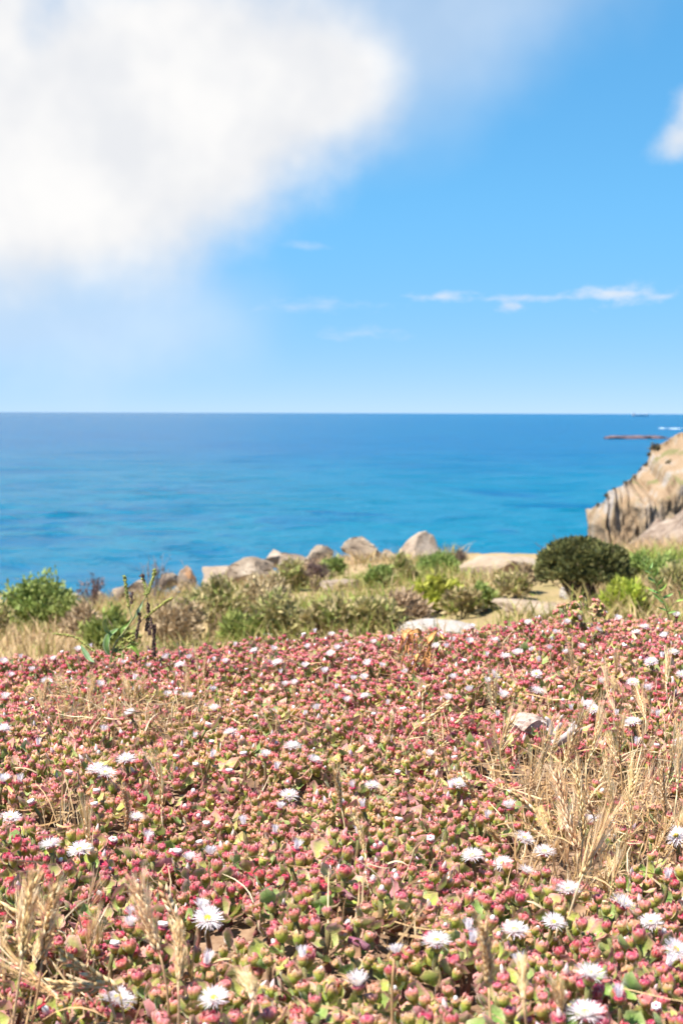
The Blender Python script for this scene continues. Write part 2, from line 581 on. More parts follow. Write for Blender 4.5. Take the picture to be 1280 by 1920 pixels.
# ------------------------------------------------------------------ rocks
def rock(name, loc, size, mat, label=None, cat='rock', seed=0, group=None, sub=4, cuts=15, rough=0.10, rotz=0.0, parent=None, flat_top=None, peak=0.0):
    rs = np.random.default_rng(seed + 100)
    bm = bmesh.new()
    bmesh.ops.create_icosphere(bm, subdivisions=sub, radius=1.0)
    v = np.array([p.co[:] for p in bm.verts])
    f = np.array([[q.index for q in p.verts] for p in bm.faces])
    bm.free()
    dirs = rs.normal(size=(cuts, 3))
    dirs /= np.linalg.norm(dirs, axis=1)[:, None]
    for d_ in dirs:
        k = rs.uniform(0.38, 0.82)
        ex = np.maximum(0, v @ d_ - k)
        v = v - ex[:, None] * d_ * 0.99
    if peak:
        k_ = 1 - peak * np.clip(v[:, 2] + .3, 0, 1.2)
        v[:, 0] = v[:, 0] * k_ - .12 * peak * v[:, 2]
        v[:, 1] *= k_
        v[:, 2] *= 1 + .3 * peak
    if flat_top:
        v[:, 2] = np.minimum(v[:, 2], flat_top + 0.08 * v[:, 2])
    nn = fbm(v[:, 0] * 2.2 + v[:, 2] * 1.3 + seed, v[:, 1] * 2.2 - v[:, 2] * 1.7, seed, 5, 0.55) - 0.5
    v = v * (1 + rough * 2 * nn)[:, None]
    v = v * np.asarray(size)
    c_, s_ = math.cos(rotz), math.sin(rotz)
    v = v @ np.array([[c_, s_, 0], [-s_, c_, 0], [0, 0, 1]])
    rid = np.abs(fbm(v[:, 0] / size[0] * 3.1 - seed, v[:, 1] / size[1] * 3.1 + v[:, 2] / size[2] * 2.3, seed + 5, 4, .6) - .5)
    v = v * (1 - rough * 1.1 * smooth_(.10, .0, rid))[:, None]
    me = raw_mesh(name, v, np.full((len(v), 3), .4), f, np.zeros((0, 4), int), mat, smooth=True)
    me.set_sharp_from_angle(angle=R(28))
    o = link(name, me, parent)
    o.location = loc
    if label:
        tag(o, label, cat, group)
    return o


def gp(px, py, extra=0.0, lo=5.0, hi=24.0):
    """where the sight line through a photo pixel meets the far ground"""
    d = px_dir(px, py)
    yy = np.linspace(lo, hi, 1500)
    xx, zz = d.x / d.y * yy, d.z / d.y * yy
    below = zz <= soil(xx, yy)
    k = int(np.argmax(below)) if below.any() else int(np.argmin(np.abs(zz - soil(xx, yy))))
    return Vector((xx[k], yy[k], CZ + float(soil(xx[k], yy[k])) + extra))


def rock_px(px, py_top, py_bot, wpx, y, mat, label, seed, depth=0.9, cat='rock', **kw):
    """a boulder whose outline fills the given pixels at distance y"""
    if y < 19 or px > 900:
        y = gp(px, (py_bot * .75 + py_top * .25)).y
    top, bot = at(px, py_top, y), at(px, py_bot, y)
    hz = (top.z - bot.z) / 2
    wx = wpx / F * y / 2
    return rock('boulder' if cat == 'rock' else cat, ((top + bot) / 2), (wx * 1.12, wx * depth, hz * 1.15), mat, label, 'rock', seed, **kw)


RY = 20.2
rock_px(798, 1006, 1080, 116, 20.4, M_ROCK, 'pale pointed boulder rising like a small peak above the sea', 3, rough=.07, cuts=7, peak=.42)
rock_px(683, 1006, 1062, 104, 20.2, M_ROCKG, 'broad grey boulder with rounded top beside the pointed boulder', 8)
rock_px(727, 1030, 1072, 46, 19.6, M_LICHEN, 'small orange-tinged rock wedged between the grey and the pointed boulder', 12)
rock_px(598, 1016, 1066, 78, 20.4, M_ROCKG, 'grey rock with a low peak, next to the broad grey boulder', 15, peak=.5)
rock_px(640, 1036, 1075, 60, 20.0, M_ROCKG, 'low grey rock tucked under the broad grey boulder', 18)
rock_px(548, 1032, 1075, 76, 20.3, M_ROCKG, 'long low grey rock in the middle of the rocky rim', 21)
rock_px(512, 1028, 1068, 56, 20.6, M_ROCK, 'pale slanting rock just behind the brown-shaded slab', 24)
rock_px(472, 1040, 1104, 104, 19.8, M_ROCKG, 'blocky grey brown slab with a shaded front on the rim', 27, cuts=12)
rock_px(415, 1050, 1110, 120, 19.9, M_ROCK, 'long flat rock with a bright sloping top edge', 33, flat_top=.45)
rock_px(357, 1060, 1118, 44, 19.6, M_LICHEN, 'small upright rock with orange lichen at the end of the rim', 36)
rock_px(316, 1073, 1112, 44, 19.8, M_ROCKG, 'dark low rock beside the orange lichen rock', 39)
rock_px(262, 1084, 1120, 58, 19.0, M_ROCK, 'pale rock half hidden behind the green seed plant', 42)
rock_px(222, 1098, 1128, 44, 18.6, M_LICHEN, 'small orange brown rock left of the green seed plant', 45)
rock_px(138, 1106, 1128, 34, 18.6, M_WHITE, 'small pale rock just behind the green bush', 48)
rock_px(186, 1104, 1130, 30, 18.6, M_ROCKG, 'little grey rock under the purple leafless bush', 51)
rock_px(645, 1079, 1112, 110, 17.0, M_LICHEN, 'flat orange slab lying in the grass below the boulders', 54, flat_top=.35)
rock_px(940, 1036, 1098, 176, 19.0, M_SLAB, 'wide sandy rock outcrop sloping down beside the dark round bush', 57, flat_top=.5, rough=.06)
rock_px(1000, 1116, 1166, 170, 14.0, M_SLAB, 'smooth beige rock in front of the dark round bush', 60, flat_top=.45, rough=.05)
rock_px(825, 1161, 1196, 190, 11.0, M_WHITE, 'long white rock slab just beyond the edge of the pink mat', 63, flat_top=.55, rough=.05)
rock_px(1128, 1098, 1150, 70, 15.0, M_WHITE, 'whitish grey rock under the dark round bush', 66)
rock_px(1062, 1098, 1130, 26, 14.9, M_WHITE, 'small pale stone showing through the stems of the dark bush', 69)
rock_px(1200, 1062, 1092, 60, 19.5, M_ROCKG, 'low grey stone in the green slope under the cliff', 72)

# ------------------------------------------------------------------ cliff and scree
m, n = material('cliff_rock')
pos = n.n('ShaderNodeNewGeometry').outputs['Position']
vst = n.noise(n.vmul(pos, (0.75, 0.75, 0.09)), 1.0, 6, 0.6, 0.6)
c = n.ramp(vst, [(0.30, (.15, .10, .062)), (0.42, (.23, .16, .10)), (0.52, (.28, .21, .14)), (0.6, (.30, .265, .24)), (0.75, (.36, .325, .31))])
blot = n.noise(pos, 0.5, 6, 0.65)
c = n.mix(n.rng(blot, 0.5, 0.75, 0, 0.5), c, (.27, .19, .115))
slope = n.sep(n.n('ShaderNodeNewGeometry').outputs['Normal'])[2]
c = n.mix(n.rng(slope, 0.45, 0.85, 0, 0.6), c, (.27, .19, .125))
veg = n.noise(pos, 0.55, 5, 0.6)
c = n.mix(n.m('MULTIPLY', n.rng(slope, 0.3, 0.6), n.rng(veg, 0.52, 0.6)), c, (.16, .15, .07))
hh = n.m('ADD', n.noise(pos, 1.1, 8, 0.65), n.m('MULTIPLY', n.noise(n.vmul(pos, (2.2, 2.2, .35)), 1.0, 5, 0.6), 0.6))
principled(n, c, 0.95, 0.12, n.bump(hh, 0.7, 0.35))
M_CLIFF = m
YC = 90.0


def zpx(py, y=YC):
    return (at(1200, py, y).z)


# the brow as seen from the mat (photo pixels), then on to the right and back round the corner on the left
brow = np.array([(1099, 954), (1104, 947), (1112, 941), (1120, 928), (1136, 919), (1152, 917), (1164, 908), (1175, 903), (1180, 890), (1192, 883), (1197, 866), (1204, 855), (1214, 850), (1224, 845),
                 (1236, 834), (1250, 829), (1262, 822), (1270, 808), (1282, 800), (1310, 782), (1380, 745), (1600, 660), (2200, 560)], float)
bxs = (brow[:, 0] - 640) / F * YC * 1.028
bzs = np.array([zpx(p) for p in brow[:, 1]])
X0 = bxs[0]
cx_ = np.concatenate([np.linspace(X0, 24.0, 240), np.linspace(24.0, 52, 50)[1:]])
sh_ = 1.5 + 5.5 * smooth_(18.0, 20.2, cx_)                    # how far the brow stands back
ct = np.interp(cx_ * YC / (YC + sh_), bxs, bzs) + (fbm(cx_ * 2.2, cx_ * 0, 71, 4, .6) - .5) * .30 + .5 * smooth_(16.5, 20, cx_)
NV = 130
cv_ = np.linspace(0, 1, NV) ** .8
rows = []
for v_ in cv_:
    z = -1.0 + (ct + 1.0) * v_
    wob = .35 * np.sin(z * .55 + cx_ * .3) + (fbm(cx_ * .7, z * .45, 75, 3) - .5) * 1.3
    f1 = np.abs(fbm((cx_ + wob) * .52, z * .03, 77, 2) - .5) * 2
    f2 = np.abs(fbm((cx_ + wob * .7) * 1.35, z * .07, 79, 3) - .5) * 2
    rough_ = (fbm(cx_ * 2.4, z * 1.1, 83, 5, .6) - .5) * .55
    stepz = .45 * smooth_(.42, .58, fbm(cx_ * .45 + 3, z * .55, 97, 3))
    shoulder = (1.2 + 5.5 * smooth_(18.0, 20.2, cx_)) * smooth_(.90 - .05 * smooth_(18.0, 20.2, cx_), 1.0, v_) ** 1.6
    yy = YC - 3.0 * (1 - v_) - .9 + (f1 ** .8) * 1.9 + (f2 ** 1.1) * 0.75 + rough_ + stepz + shoulder
    yy = yy + 1.6 * np.exp(-(cx_ - X0) / .35)                 # the rounded corner
    z = z + v_ * (ct - CZ) * (yy / YC - 1)
    rows.append(np.stack([cx_ + (fbm(cx_ * 1.5, z * .8, 91, 3) - .5) * .25 * smooth_(X0, X0 + 1, cx_), yy, z], 1))
top_ = rows[-1]
for back, drop in ((.6, .05), (2, .25), (6, .9), (15, 2.6), (40, 8)):
    q_ = top_.copy()
    q_[:, 1] += back
    q_[:, 0] += back * .32
    q_[:, 2] = top_[:, 2] + (top_[:, 2] - CZ) * back / YC - drop * .6
    rows.append(q_)
G = np.stack(rows)                                             # rows x columns x 3
NVt, NC = G.shape[:2]
# the seaward side, running back from the corner
side = []
for k, back in enumerate((40, 25, 14, 7, 3, 1.2, .4)):
    e_ = G[:, 0].copy()
    e_[:, 1] += back
    e_[:, 0] += back * .30 + (fbm(e_[:, 2] * .5, e_[:, 1] * .3, 105, 3) - .5) * .12 * min(1, back)
    e_[:, 2] = np.minimum(e_[:, 2], CZ + (G[NV - 1, 0, 2] - CZ) * (1 + back / YC) - .03 * back)
    side.append(e_)
G = np.concatenate([np.stack(side, 1), G], 1)
NVt, NC = G.shape[:2]
ii = (np.arange(NVt - 1)[:, None] * NC + np.arange(NC - 1)[None, :]).ravel()
me = raw_mesh('cliff', G.reshape(-1, 3), None, np.zeros((0, 3), int), np.stack([ii, ii + 1, ii + NC + 1, ii + NC], 1), M_CLIFF)
tag(link('cliff', me), 'tall weathered ochre and grey sea cliff with vertical flutes', 'cliff')
# small dark shrubs clinging to the brow and the shoulder
for k, (px, py, wpx_) in enumerate(((1272, 812, 26), (1258, 826, 12), (1142, 914, 10), (1128, 921, 8), (1182, 884, 9), (1252, 872, 12), (1246, 866, 6), (1278, 868, 16), (1158, 916, 7))):
    col_ = int(np.argmin(np.abs(cx_ - ((px - 640) / F * YC)))) + 7
    colpx, colpy = project(G[40:NV, col_, 0], G[40:NV, col_, 1], G[40:NV, col_, 2])
    r_i = 40 + int(np.argmin(np.abs(colpy - py)))
    c0 = G[r_i, col_]
    r_ = wpx_ / F * YC / 2
    mb = MB()
    rs = np.random.default_rng(600 + k)
    dd = rs.normal(size=(260, 3))
    dd /= np.linalg.norm(dd, axis=1)[:, None]
    CL_P = c0 + dd * (r_ * rs.uniform(.4, 1.0, 260))[:, None] * np.array([1, .8, .7])
    b_ = np.arange(260)[:, None] * 3
    o1, o2 = rs.normal(size=(260, 3)) * r_ * .22, rs.normal(size=(260, 3)) * r_ * .22
    mb.add(np.stack([CL_P, CL_P + o1, CL_P + o2], 1).reshape(-1, 3), np.repeat(np.array([(.10, .085, .05), (.13, .12, .06), (.08, .06, .045)])[rs.integers(0, 3, 260)], 3, 0), b_ + np.array([[0, 1, 2]]))
    o = mb.build('cliff_shrub', M_BUSH)
    tag(o, ('largest dark shrub at the top of the cliff by the frame edge', 'small dark shrub on the upper cliff brow', 'small shrub on the lower cliff brow', 'tiny shrub at the lowest end of the cliff brow',
            'tiny shrub at the step in the cliff brow', 'dark shrub on the sandy cliff shoulder', 'tiny shrub above the one on the cliff shoulder', 'dark shrub on the cliff shoulder at the frame edge',
            'tiny shrub in the middle of the cliff brow')[k], 'shrub', 'shrubs on the cliff')

m, n = material('scree')
pos = n.n('ShaderNodeNewGeometry').outputs['Position']
c = n.ramp(n.noise(pos, 0.9, 7, 0.68, 0.3), [(0.28, (.11, .08, .065)), (0.45, (.25, .185, .145)), (0.6, (.39, .31, .25)), (0.78, (.48, .41, .35))])
principled(n, c, 0.95, 0.12, n.bump(n.noise(pos, 2.2, 7, 0.7), 0.9, 0.4))
sx = np.linspace(10, 60, 190)
sy = np.linspace(44, 86, 150)
SX, SY = np.meshgrid(sx, sy)
# a bank that climbs to the right and back, as seen from the path
edge_py = np.interp(640 + SX / SY * F, [1080, 1165, 1220, 1280, 1400, 1700, 2200], [1075, 1040, 1003, 968, 905, 800, 700])
SZ = -(edge_py - 774) / F * SY
SZ = SZ - 0.16 * (80 - SY) * smooth_(80, 60, SY) - 0.25 * np.maximum(0, SY - 80)
SZ = SZ + (fbm(SX * 0.5, SY * 0.5, 111, 5, 0.58) - 0.5) * 2.2 + (fbm(SX * 1.8, SY * 1.8, 117, 3, 0.6) - 0.5) * 0.7
SZ = np.maximum(SZ, -22)
ii = (np.arange(149)[:, None] * 190 + np.arange(189)[None, :]).ravel()
me = raw_mesh('terrain', np.stack([SX, SY, SZ + CZ], -1).reshape(-1, 3), None, np.zeros((0, 3), int), np.stack([ii, ii + 1, ii + 191, ii + 190], 1), m)
tag(link('scree_terrain', me), kind='structure')

# ------------------------------------------------------------------ islet, reef and ship far out
def sea_at(px, y):
    d = px_dir(px, 800)
    return Vector((d.x / d.y * y, y, 0.0))


p_ = sea_at(1190, 1150)
o = rock('islet', p_ + Vector((0, 0, .3)), (26, 10, 4.4), M_ISLET, 'long low dark rocky islet lying off the cliff', 'islet', 5, rough=.16, cuts=5)
p_ = sea_at(1232, 1150)
rock('reef_rock', p_ + Vector((2, 0, .1)), (11, 6, 1.6), M_ISLET, 'flat dark reef rock between the islet and the cliff', 'rock', 9, rough=.2, cuts=5)
m, n = material('surf_foam')
principled(n, (.8, .82, .84), 0.8, 0.1)
M_FOAM = m
mb = MB()
rs = np.random.default_rng(4)
for cx, y0, wd, dp in ((1264, 1950, 30, 10), (1240, 1990, 16, 5)):
    c0 = sea_at(cx, y0)
    N = 26
    a = np.linspace(0, 2 * math.pi, N + 1)[:-1]
    rr = 0.6 + 0.6 * rs.random(N)
    P = np.stack([c0.x + wd / F * y0 / 2 * np.cos(a) * rr, c0.y + dp * np.sin(a) * rr, np.full(N, 0.25)], 1)
    mb.add(np.concatenate([P, [[c0.x, c0.y, 0.9]]]), (.8, .8, .8), [(i, (i + 1) % N, N) for i in range(N)])
o = mb.build('surf_foam', M_FOAM)
tag(o, 'white surf breaking on the reef beyond the islet', 'surf', kind='stuff')

Y0 = 11500.0
p_ = sea_at(1199, Y0)
ship = empty('cargo_ship', p_)
tag(ship, 'tiny grey cargo ship sitting on the horizon', 'ship')
L = 140
dk, lt = (.26, .36, .48), (.42, .48, .55)  # bluish and lightened: distance haze is mixed into the ship's colours
mb = MB()
st = np.linspace(-1, 1, 13)
hb = 11 * (1 - np.abs(st) ** 4)
top = 9 + 3 * np.maximum(0, np.abs(st) - .7)
V_ = []
for s_, b_, t_ in zip(st, hb, top):
    V_ += [(s_ * L / 2, -b_, t_), (s_ * L / 2 * .96, -b_ * .7, -1), (s_ * L / 2 * .96, b_ * .7, -1), (s_ * L / 2, b_, t_)]
Q = [(4 * i + j, 4 * i + 4 + j, 4 * i + 4 + (j + 1) % 4, 4 * i + (j + 1) % 4) for i in range(12) for j in range(4)]
mb.add(V_, dk, quads=Q)
mb.build('hull', M_HAZED_PAINT, ship, False)
mb = MB()
mb.box((-66, -9, 9.2), (-44, 9, 24), lt)
mb.box((-62, -7, 24.2), (-48, 7, 29), lt)
mb.build('bridge', M_HAZED_PAINT, ship, False)
mb = MB()
mb.tube([(-64, 0, 24.5), (-64, 0, 34)], 2.6, dk, 8)
mb.build('funnel', M_HAZED_PAINT, ship)
for cx in (-18, 14, 46):
    mb = MB()
    mb.tube([(cx, 0, 9.2), (cx, 0, 26)], 1.3, lt, 6)
    mb.tube([(cx, 0, 24), (cx + 15, 0, 19)], .8, lt, 5)
    mb.build('crane', M_HAZED_PAINT, ship)

# ------------------------------------------------------------------ shrubs of the middle distance
def leaves_cloud(mb, P, nrm, size, col, aspect=2.2):
    """small pointed leaves (two triangles folded on the midrib) at points P"""
    N = len(P)
    d = nrm + RNG.normal(size=(N, 3)) * 0.7
    d /= np.linalg.norm(d, axis=1)[:, None]
    s_ = np.cross(d, RNG.normal(size=(N, 3)))
    s_ /= np.linalg.norm(s_, axis=1)[:, None] + 1e-9
    u_ = np.cross(d, s_)
    sz = (np.asarray(size) * RNG.uniform(.6, 1.3, N))[:, None]
    wd = sz / aspect * 0.5
    v = np.stack([P, P + d * sz * .5 + s_ * wd + u_ * wd * .3, P + d * sz, P + d * sz * .5 - s_ * wd + u_ * wd * .3], 1).reshape(-1, 3)
    b = np.arange(N)[:, None] * 4
    t = np.concatenate([b + np.array([[0, 1, 2]]), b + np.array([[0, 2, 3]])])
    mb.add(v, np.repeat(col, 4, 0), t)


def shrub(px, py_top, py_bot, wpx, y, cols, label, nleaf=1500, lsize=.05, stems=14, stem_col=(.16, .11, .08), name='shrub', cat='shrub', group=None,
          upright=0.3, hollow=0.45, lump=0.55, aspect=2.2, bare=0.0, seed=1, dome=False):
    rs = np.random.default_rng(seed * 13 + 5)
    y = gp(px, py_bot).y
    top, bot = at(px, py_top, y), at(px, py_bot, y)
    H = top.z - bot.z
    W = wpx / F * y / 2
    root = empty(name, bot)
    tag(root, label, cat, group)
    # lumps that together give the crown an uneven outline
    nl = 16
    ld = rs.normal(size=(nl, 3))
    ld[:, 2] = np.abs(ld[:, 2]) * .9 - 0.1
    ld /= np.linalg.norm(ld, axis=1)[:, None]
    lc = ld * rs.uniform(.45, .78, nl)[:, None]
    lr = rs.uniform(.26, .46, nl)
    mb = MB()
    k = rs.integers(0, nl, nleaf)
    dd = rs.normal(size=(nleaf, 3))
    dd /= np.linalg.norm(dd, axis=1)[:, None]
    P = lc[k] + dd * (lr[k] * rs.uniform(hollow, 1.05, nleaf))[:, None]
    if dome:
        dd[:, 2] = np.where(dd[:, 2] < -.25, -dd[:, 2], dd[:, 2])
        lum = .74 + .46 * fbm(np.arctan2(dd[:, 1], dd[:, 0]) * 2.2, dd[:, 2] * 3.5, 9, 3)
        P = dd * (rs.uniform(.5, 1.0, nleaf) ** .4 * lum)[:, None]
        P[:, 2] = P[:, 2] * .92 + .08
    nr = P / (np.linalg.norm(P, axis=1)[:, None] + 1e-6) * (1 - upright) + np.array([0, 0, upright * 1.4])
    P = P * np.array([W, W * .85, H * .52]) + np.array([0, 0, H * .48])
    if not dome and not bare:
        P[:, 2] = (P[:, 2] - H * .22) / .78 * rs.uniform(.75, 1.1, nleaf)
    P[:, 2] = np.maximum(P[:, 2], 0.02)
    ca = np.asarray(cols, float)
    ci = (fbm(k * 3.1, k * 1.7, 5, 1) * .6 + rs.random(nleaf) * .5)
    ci = np.clip((ci * len(ca)).astype(int), 0, len(ca) - 1)
    c_ = ca[ci] * rs.uniform(.75, 1.25, (nleaf, 1))
    leaves_cloud(mb, P, nr, np.full(nleaf, lsize), c_, aspect)
    mb.build('foliage', M_BUSH, root)
    mb = MB()
    for i in range(stems):
        tgt = lc[i % nl] * np.array([W, W * .85, H * .5]) * rs.uniform(.8, 1.15) + np.array([0, 0, H * .5])
        b0 = np.array([rs.normal() * W * .08, rs.normal() * W * .08, -0.05])
        mid = b0 * .5 + tgt * .5 + rs.normal(size=3) * W * .12
        t_ = np.linspace(0, 1, 6)[:, None]
        pts = (1 - t_) ** 2 * b0 + 2 * t_ * (1 - t_) * mid + t_ ** 2 * tgt
        mb.tube(pts, np.linspace(max(.006, W * .035), .003, 6), stem_col, 5)
        for _ in range(3 if bare else 1):
            e = pts[rs.integers(2, 6)]
            q = e + rs.normal(size=3) * W * .3 + np.array([0, 0, H * .16])
            mb.tube([e, (e + q) / 2 + rs.normal(size=3) * W * .04, q], [.004, .003, .002], stem_col, 4)
    mb.build('stems', M_WOOD, root)
    return root


GREEN = [(0.152, 0.208, 0.045), (0.216, 0.279, 0.073), (0.279, 0.324, 0.099)]
OLIVE = [(0.289, 0.269, 0.096), (0.365, 0.317, 0.135), (0.433, 0.356, 0.183), (0.269, 0.308, 0.087)]
YELG = [(0.276, 0.331, 0.046), (0.386, 0.442, 0.064), (0.442, 0.46, 0.101)]
DARKG = [(0.096, 0.078, 0.048), (0.072, 0.084, 0.036), (0.102, 0.12, 0.042), (0.156, 0.162, 0.054), (0.192, 0.186, 0.066)]
DRY = [(0.39, 0.283, 0.166), (0.488, 0.37, 0.234), (0.331, 0.244, 0.146)]
PURP = [(.12, .08, .08), (.17, .11, .10), (.09, .06, .06)]
shrub(1093, 1012, 1138, 176, 14.6, DARKG, 'dense dark green dome-shaped bush with bare stems below', 20000, .040, 44, (.07, .05, .045), 'round_bush', 'bush',
      upright=.5, hollow=.55, aspect=2.6, seed=2, dome=True)
shrub(72, 1078, 1185, 150, 16.0, GREEN, 'bright green leafy bush at the left end of the slope', 4200, .07, 14, seed=3, name='leafy_bush', cat='bush')
shrub(-30, 1120, 1195, 120, 15.5, OLIVE, 'olive bush cut by the left edge of the photo', 1800, .06, 10, seed=4, name='leafy_bush', cat='bush')
shrub(128, 1112, 1180, 70, 15.8, GREEN, 'small green bush touching the bright leafy bush', 1300, .05, 8, seed=5, name='leafy_bush', cat='bush')
shrub(172, 1074, 1140, 62, 17.5, PURP, 'purplish almost leafless bush above the sea', 260, .04, 22, (.13, .08, .08), bare=1, seed=6)
shrub(290, 1045, 1120, 80, 18.5, PURP, 'thin grey twiggy bush standing out against the sea', 60, .03, 16, (.2, .16, .15), bare=1, seed=7)
mid_shrubs = [
    (410, 1085, 1190, 170, 14.0, OLIVE, 'wide olive shrub in front of the long flat rock', 2600),
    (500, 1072, 1180, 110, 15.0, DRY, 'dry brownish shrub below the blocky slab', 1500),
    (520, 1110, 1200, 100, 12.5, OLIVE, 'olive brown shrub in the middle of the slope', 1500),
    (545, 1050, 1110, 80, 18.0, OLIVE, 'low olive shrub at the foot of the long grey rock', 1100),
    (588, 1048, 1110, 60, 17.6, PURP, 'dark twiggy shrub among the grey rocks', 500),
    (625, 1040, 1082, 44, 18.8, GREEN, 'small green shrub under the broad grey boulder', 900),
    (708, 1058, 1100, 60, 18.0, GREEN, 'green tuft beside the orange slab', 1000),
    (752, 1044, 1095, 70, 18.4, OLIVE, 'olive shrub left of the pointed boulder foot', 1100),
    (822, 1034, 1080, 80, 18.6, GREEN, 'green shrub in front of the pointed boulder', 1400),
    (858, 1030, 1070, 44, 19.0, PURP, 'brown twiggy shrub right of the pointed boulder', 360),
    (822, 1078, 1150, 92, 14.5, YELG, 'bright yellow-green shrub in the middle of the slope', 2600),
    (868, 1100, 1160, 80, 14.0, OLIVE, 'olive shrub next to the bright yellow-green one', 1200),
    (905, 1098, 1150, 60, 14.2, GREEN, 'dark green shrub at the foot of the sandy outcrop', 1100),
    (960, 1076, 1125, 80, 15.2, OLIVE, 'low olive shrub growing on the sandy outcrop', 900),
    (988, 1062, 1110, 40, 15.5, DRY, 'thin dry shrub between outcrop and dark bush', 500),
    (760, 1110, 1170, 90, 13.2, DRY, 'dry straw-coloured shrub left of the yellow-green one', 1000),
    (700, 1120, 1190, 110, 12.0, OLIVE, 'olive shrub above the white slab', 1500),
    (610, 1120, 1200, 110, 12.0, OLIVE, 'low olive shrub behind the crest of the pink mat', 1500),
    (340, 1120, 1215, 130, 12.0, DRY, 'dry tan shrub right of the seed plant', 1200),
    (210, 1140, 1230, 110, 12.0, GREEN, 'green shrub behind the seed plant leaves', 1500),
    (160, 1130, 1200, 90, 14.0, DRY, 'dry brown shrub right of the bright leafy bush', 900),
    (1165, 1090, 1160, 90, 13.0, YELG, 'yellow-green shrub right of the dark round bush', 1600),
    (1225, 1040, 1100, 110, 17.0, GREEN, 'green shrub on the slope below the cliff', 1800),
    (1268, 1060, 1130, 110, 15.0, OLIVE, 'olive shrub at the right edge below the scree', 1500),
    (1195, 1105, 1160, 90, 12.5, OLIVE, 'low olive shrub behind the small leafy weed', 1200),
    (1160, 1040, 1080, 60, 18.0, GREEN, 'small green shrub at the corner of the cliff foot', 800),
    (455, 1150, 1215, 90, 11.5, GREEN, 'green shrub with the white flower heads before it', 1100),
]
for i, (px, t_, b_, w_, y, cols, lab, nlv) in enumerate(mid_shrubs):
    shrub(px, t_, b_, w_, y, cols, lab, int(nlv * 1.5), .06 if cols is not PURP else .035, 7, seed=20 + i, group='shrubs on the slope', bare=1 if cols is PURP else 0,
          upright=.55, hollow=.2, aspect=3.2)

# dry and green grass over the slope
N = 105000
gx_ = RNG.uniform(-8, 8, N)
gy_ = RNG.uniform(4.6, 21.5, N)
gz_ = soil(gx_, gy_)
ppx, ppy = project(gx_, gy_, gz_ + CZ)
dens = fbm(gx_ * .9, gy_ * .9, 131, 4)
keep = (gy_ < rim(gx_) + .1) & (dens > .36) & (np.abs(gx_) < .33 * gy_ + 1)
bare_ = np.zeros(N, bool)
for cx, cy, rx, ry in ((990, 1130, 85, 35), (820, 1172, 130, 36), (945, 1060, 85, 34)):
    bare_ |= ((ppx - cx) / rx) ** 2 + ((ppy - cy) / ry) ** 2 < 1
keep &= ~bare_
gx_, gy_, gz_, dens = gx_[keep], gy_[keep], gz_[keep], dens[keep]
N = len(gx_)
hgt = RNG.uniform(.04, .20, N) * (0.6 + dens)
lean = RNG.normal(size=(N, 2)) * .55
ang = RNG.uniform(0, math.pi, N)
wd = RNG.uniform(.003, .007, N)
base = np.stack([gx_, gy_, gz_ + CZ - .01], 1)
sd = np.stack([np.cos(ang) * wd, np.sin(ang) * wd, np.zeros(N)], 1)
mid = base + np.stack([lean[:, 0] * hgt * .35, lean[:, 1] * hgt * .35, hgt * .6], 1)
tip = base + np.stack([lean[:, 0] * hgt, lean[:, 1] * hgt, hgt], 1)
v = np.stack([base - sd, base + sd, mid + sd * .8, mid - sd * .8, tip], 1).reshape(-1, 3)
b = np.arange(N)[:, None] * 5
tone = fbm(gx_ * .5 + 9, gy_ * .5, 151, 3) + RNG.normal(size=N) * .10
pal = 1.08 * np.array([(.46, .32, .18), (.42, .31, .16), (.35, .28, .11), (.27, .26, .07), (.19, .24, .05), (.23, .29, .06)])
c_ = pal[np.clip(((tone - .34) / .48 * 6).astype(int), 0, 5)] * RNG.uniform(.75, 1.25, (N, 1))
me = raw_mesh('slope_grass', v, np.repeat(c_, 5, 0), np.concatenate([b + np.array([[3, 2, 4]])]), b + np.array([[0, 1, 2, 3]]), M_BUSH)
tag(link('slope_grass', me), 'dry and green grass covering the slope behind the mat', 'grass', kind='stuff')

# little white flower heads beyond the crest
for i, (px, py) in enumerate(((490, 1187), (510, 1188), (481, 1196), (533, 1184), (690, 1092), (590, 1104))):
    y = 10.2 if py > 1150 else 15.5
    p_ = at(px, py, y)
    o = empty('white_umbel', p_ - Vector((0, 0, .16)))
    tag(o, 'small white flower head on the slope ' + ('just behind the pink crest' if py > 1150 else 'beside the flat orange slab'), 'flower', 'white flower heads on the slope')
    mb = MB()
    mb.tube([(0, 0, 0), (.005, 0, .08), (0, 0, .155)], .003, (.13, .17, .04), 4)
    mb.build('stem', M_LEAF, o)
    mb = MB()
    for k in range(26):
        a, r_ = k * 2.4, .035 * math.sqrt(k / 26)
        c0 = np.array([r_ * math.cos(a), r_ * math.sin(a), .16 - r_ * .25])
        mb.add([c0 + (-.008, 0, 0), c0 + (0, -.008, .002), c0 + (.008, 0, 0), c0 + (0, .008, .002), c0 + (0, 0, .007)], (.75, .75, .68),
               [(0, 1, 4), (1, 2, 4), (2, 3, 4), (3, 0, 4)])
    mb.build('umbel', M_PETAL, o)

